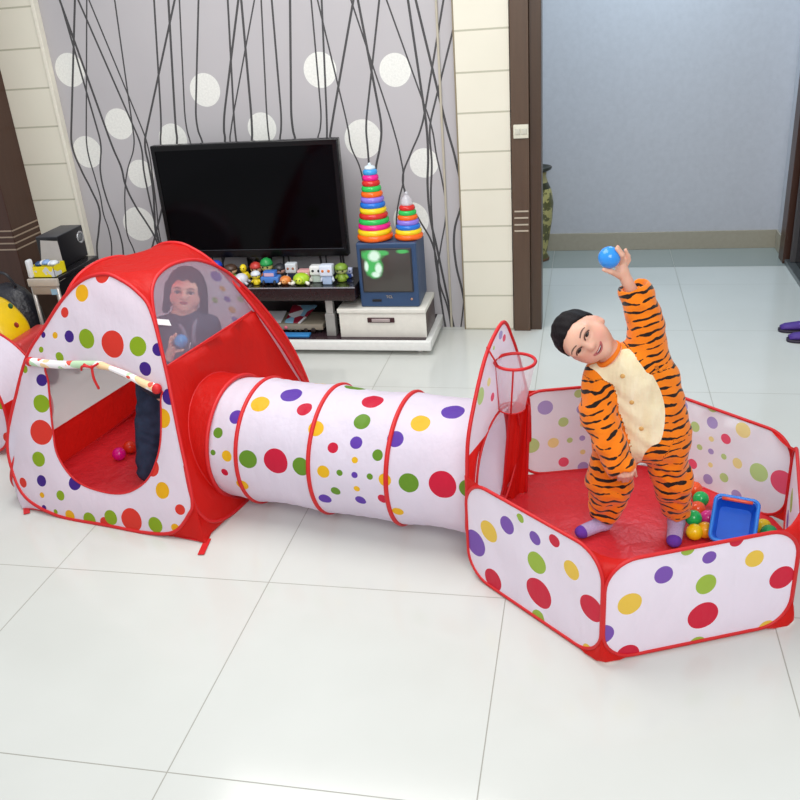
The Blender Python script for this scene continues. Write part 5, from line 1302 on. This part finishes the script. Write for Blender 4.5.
# neck opening
nd = nrm(LB(0, -.05, -.3)-chest); S.cone(neck+nd*.012, neck+nd*.06, .040, .05, .01, 1, 0, sub=True)
W, F, lb, al = S.mesh(1)
t = NT('tiger_fleece'); a1 = getattr_node(t, 'along'); be = getattr_node(t, 'belly'); oc = t.coord('Object')
n1 = t.noise(oc, 9, 2); n2 = t.noise(oc, 26, 2); n3 = t.noise(oc, 300, 2)
x = t.math('ADD', t.math('MULTIPLY', a1, 2*PI/.027), t.math('MULTIPLY', t.math('SUBTRACT', n1, .5), 14))
sn = t.math('SINE', x); thr = t.math('ADD', .64, t.math('MULTIPLY', t.math('SUBTRACT', n2, .5), 3.4))
st_ = t.math('GREATER_THAN', sn, thr)
org = t.mix(n1, srgb('e8720c'), srgb('f78c1a')); org = t.mix(st_, org, srgb('221a16'))
mpb = t.n('ShaderNodeMapping'); t.link(oc, mpb.inputs[0]); mpb.inputs['Scale'].default_value = (34, 34, 7); mpb.inputs['Rotation'].default_value = (0, .18, 0)
nb = t.noise(mpb.outputs[0], 1, 2)
crm = t.mix(nb, srgb('e3cf9c'), srgb('f8efd2'))
inb = t.math('LESS_THAN', be, 0.0)
seam = t.math('LESS_THAN', t.math('ABSOLUTE', be), .25)
nf = t.noise(oc, 24, 2)
hgt = t.math('ADD', t.math('ADD', t.math('MULTIPLY', n3, .25), t.math('MULTIPLY', nf, 1.6)), t.math('MULTIPLY', nb, t.math('MULTIPLY', inb, 2.4)))
c_ = t.mix(inb, org, crm)
SM = t.done(t.bsdf(c_, .85, .15, normal=t.bump(hgt, .55, .006), Sheen_Weight=.25))
suit = lab(mk('tiger_suit', W, F, SM, body), 'orange fleece suit with black stripes and a cream belly')
UVW = proj(W); poly = [(589, 366), (597, 372), (607, 384), (614, 396), (619, 412), (624, 430), (631, 452), (634, 466), (640, 464), (645, 453), (652, 446), (660, 442), (664, 428), (665, 410), (661, 392), (652, 374), (641, 358), (629, 349), (619, 351), (610, 358), (600, 362)]
sd = poly_sd(UVW, catmull(poly, 4))
front_ok = np.isin(lb, [1, 2, 3, 5])
dd = (W-EYE)@FW; dmid = (np.array(P_(640, 400, YT))-EYE)@FW
sd = np.where(dd < dmid+.03, sd, 8); sd = np.where(front_ok, sd, np.maximum(sd, np.where(lb == 6, sd+4, 8)))
attr(suit, 'belly', np.clip(sd, -8, 8)); attr(suit, 'along', np.where(lb == 4, -.93*W[:, 2]+.38*W[:, 0], np.where(lb == 6, -W[:, 2]+.42*W[:, 0], -W[:, 2]+np.where(lb == 3, .12, 0)*W[:, 0])))
def surf(px, py):
    d2 = np.linalg.norm(UVW-np.array([px, py]), axis=1); m = d2 < 3; W_ = W[m]; return W_[np.argmin((W_-EYE)@FW)]
for px, py in ((621, 378), (631, 405), (640, 431)):
    p = surf(px, py); G().ball(p, (.008, .004, .008), 12).out('button', plain('d9a860', .35), suit)
# collar
cc_ = neck+nd*.012; ra = nrm(np.cross(nd, FW)); rb_ = np.cross(nd, ra)
G().tube([cc_+.043*(math.cos(a)*ra+math.sin(a)*rb_) for a in np.linspace(0, 2*PI, 32, endpoint=False)], .0085, 8, True).out('collar', lab(plain('ee7d12', .8), '') if False else plain('ee7d12', .8), suit)
for nm_, (an, to) in dict(l=(ankL, toeL), r=(ankR, toeR)).items():
    S = SDF(np.minimum(an, to)-.07, np.maximum(an, to)+.08, .0035); foot(S, an, to, .0045)
    S.cone(an+nrm((kneeL if nm_ == 'l' else kneeR)-an)*.035, an, .031, .0305, .01)
    W2, F2, _, _ = S.mesh(2); t = NT('sock'); tp_ = getattr_node(t, 'toe'); bands = t.noise(t.coord('Object'), 200, 1)
    so = mk('sock', W2, F2, t.done(t.bsdf(t.mix(t.math('GREATER_THAN', tp_, .0), t.mix(bands, srgb('a795c2'), srgb('cbbcdc')), srgb('6a3fa8')), .9, .1, normal=t.bump(bands, .4, .003))), body)
    ax_ = nrm((to-an)*np.array([1, 1, 0])); attr(so, 'toe', (W2-to)@ax_+.004+np.where(nm_ == 'r', np.clip(.0, 0, 1), 0)); lab(so, 'lilac sock with a purple toe')
ball(0, 0, BR, '2f8fe6', 'blue ball held up high by the toddler in the tiger suit', grp='balls held by the children', ctr=bc)

# ---------------------------------------------------------------- child inside the tent
YG = 3.03
fg = np.array(atz(158, 483, .03)); 
gfoot1 = np.array(atz(149, 478, .03)); gfoot2 = gfoot1+np.array([.10, .06, 0])
gh = P_(186, 291, 3.12); GS = .172
GA = head_frame(gh, (.04, 1.0), EYE-gh, -.10, .10)
girl = thing('person', gfoot1*np.array([1, 1, 0])+np.array([.06, .02, .010]), 'child in a dark jacket behind the mesh window of the tent, with a blue ball', 'person')
gneck = gh-GA[2]*GS*.55-GA[1]*.01; gch = P_(185, 345, YG+.06); ghip = P_(166, 388, 3.03)
S = SDF((-1.95, 2.72, -.01), (-1.25, 3.35, .98), .0045)
GLL = add_head(S, gh, GA, GS)
S.cone(gh-GA[2]*GS*.3, gneck, .034, .036, .02)
S.cone(gneck, gch, .05, .075, .03); S.cone(gch, ghip, .075, .08, .03)
gs1, gs2 = P_(163, 330, YG+.02), P_(207, 328, YG+.08)
S.cone(gneck, gs1, .035, .035, .02); S.cone(gneck, gs2, .035, .035, .02)
ge1 = P_(156, 368, YG-.05); gw1 = P_(168, 360, 2.96)
S.cone(gs1, ge1, .034, .028, .01); S.cone(ge1, gw1, .027, .018, .01)
ge2 = P_(214, 362, YG+.08); gw2 = P_(205, 385, YG+.0)
S.cone(gs2, ge2, .034, .028, .01); S.cone(ge2, gw2, .027, .018, .01); S.cone(gw2, gw2+(gw2-ge2)*.25, .018, .017, .006)
for q in range(4): a_ = gw2+(gw2-ge2)*.3; finger(S, [a_+np.array([0, .0, .016-.010*q]), a_+(gw2-ge2)*.12+np.array([-.004, -.01, .014-.011*q]), a_+(gw2-ge2)*.14+np.array([-.012, -.03, .012-.011*q])], [.008, .007, .006])
finger(S, [gw2+(gw2-ge2)*.15, gw2+(gw2-ge2)*.2+np.array([.0, -.025, .02]), gw2+(gw2-ge2)*.3+np.array([-.01, -.035, .022])], [.009, .0075, .006])
gb = P_(181, 341, 2.95); GBR = .0275
gp = P_(172, 350, 2.955); S.cone(gw1, gp, .018, .019, .008)
def ongb(px, py, Y, g=.004): p = P_(px, py, Y); return gb+nrm(p-gb)*max(np.linalg.norm(p-gb), GBR+g)
for q, (x0_, y0_, x1_, y1_) in enumerate(((171, 344, 176, 334), (170, 346, 171, 337), (171, 350, 170, 342), (173, 354, 173, 348))):
    finger(S, [gp, ongb(x0_, y0_, 2.95-.004*q), ongb(x1_, y1_, 2.935-.004*q)], [.0085, .0078, .0065])
finger(S, [gp, ongb(177, 351, 2.94), ongb(183, 350, 2.93)], [.0095, .008, .0065])
for s_, ft in ((-1, gfoot1), (1, gfoot2)):
    hp = ghip+np.array([.05*s_, 0, 0]); kn = (hp+ft)/2+np.array([.0, -.02, .02]); an_ = ft+np.array([0, 0, .03])
    S.cone(hp, kn, .052, .04, .015); S.cone(kn, an_, .038, .026, .01); S.cone(an_, ft+np.array([0, .01, 0]), .027, .025, .01); S.cone(ft+np.array([0, .01, 0]), ft+np.array([.075, -.03, -.006]), .025, .019, .01)
W, F, lb, al = S.mesh(1)
gbody = mk('body', W, F, skin_mat('child_skin', 'e8bfa8', 'd98e80'), girl)
attr(gbody, 'flush', .6*np.maximum.reduce([np.exp(-(np.linalg.norm(W-GLL(q*.2, .33, -.15), axis=1)/.022)**2) for q in (-1, 1)]))
face_parts(gbody, GLL, GA, GS, surf_y(W, gh, GA, GS), False)
def cutg(P):
    x, y, z = P[..., 0], P[..., 1], P[..., 2]
    line = .17+.05*np.sin(x*30)-4.5*np.clip(np.abs(x)-.24, 0, 1)
    return np.maximum(y-(.20+np.clip(z-line, -1, 1)*1.6), -.75-z)
def ex(H, L):
    for q in (-1, 1): H.cone(L(q*.38, .02, .1), L(q*.44, -.02, -.46), .10*GS, .10*GS, .02)
    H.cone(L(0, -.3, .0), L(0, -.34, -.55), .33*GS, .30*GS, .03)
hair_cap('hair', S, gh, GA, GS, cutg, hair_mat('2e2226'), gbody, .075, .0045, ex)
S = SDF((-1.95, 2.72, .2), (-1.2, 3.4, .85), .006)
S.cone(gneck-np.array([0, 0, .03]), gch, .07, .10, .03, 1, fold=.003); S.cone(gch, ghip+np.array([0, 0, .06]), .10, .105, .03, 1, fold=.003)
S.cone(gneck-np.array([0, 0, .03]), gs1, .05, .052, .02); S.cone(gneck-np.array([0, 0, .03]), gs2, .05, .055, .02)
S.cone(gs1, ge1, .052, .046, .015, 1, fold=.003); S.cone(ge1, ge1+(gw1-ge1)*.8, .044, .036, .01, 1, fold=.002)
S.cone(gs2, ge2, .055, .048, .015, 1, fold=.003); S.cone(ge2, ge2+(gw2-ge2)*.85, .046, .036, .01, 1, fold=.002)
W, F, _, _ = S.mesh(1)
jm = NT('dark_jacket'); nz = jm.noise(jm.coord('Object'), 18, 4); JM = jm.done(jm.bsdf(jm.mix(nz, srgb('262834'), srgb('45485a')), .7, .3, normal=jm.bump(nz, .6, .01)))
jk = lab(mk('jacket', W, F, JM, gbody), 'dark grey jacket')
gf_ = nrm((EYE-gch)*np.array([1, 1, .4])); zt_ = gneck-np.array([0, 0, .05])+gf_*.068
for q in (-1, 1): G().tube(catmull([gneck+q*.05*RT+gf_*.02, zt_+q*.022*RT+gf_*.012, zt_-np.array([0, 0, .06])+gf_*.03+q*.012*RT], 4, False), [.010]*9, 8).out('collar', plain('7a7c8c', .6), jk)
G().tube([zt_-np.array([0, 0, .05])+gf_*.036, gch-np.array([0, 0, .03])+gf_*.104], .0035, 6).out('zip', plain('b9bcc6', .3, metal=.5), jk)
S = SDF((-1.95, 2.76, .02), (-1.35, 3.3, .55), .005)
for s_, ft in ((-1, gfoot1), (1, gfoot2)):
    hp = ghip+np.array([.05*s_, 0, 0]); kn = (hp+ft)/2+np.array([.0, -.02, .02]); an_ = ft+np.array([0, 0, .032])
    S.cone(ghip+np.array([.03*s_, 0, .05]), hp, .085, .075, .02); S.cone(hp, kn, .072, .056, .02, 1, fold=.003, ff=95); S.cone(kn, an_, .054, .043, .01, 1, fold=.004, ff=110)
W, F, _, _ = S.mesh(1)
jt = NT('denim'); nz = jt.noise(jt.coord('Object'), 26, 4); DM = jt.done(jt.bsdf(jt.mix(nz, srgb('1c2436'), srgb('3c4c66')), .8, .2, normal=jt.bump(nz, .6, .006)))
lab(mk('jeans', W, F, DM, gbody), 'dark blue jeans')
ball(0, 0, GBR, '3fa4ea', 'light blue ball held by the child inside the tent', grp='balls held by the children', ctr=gb)
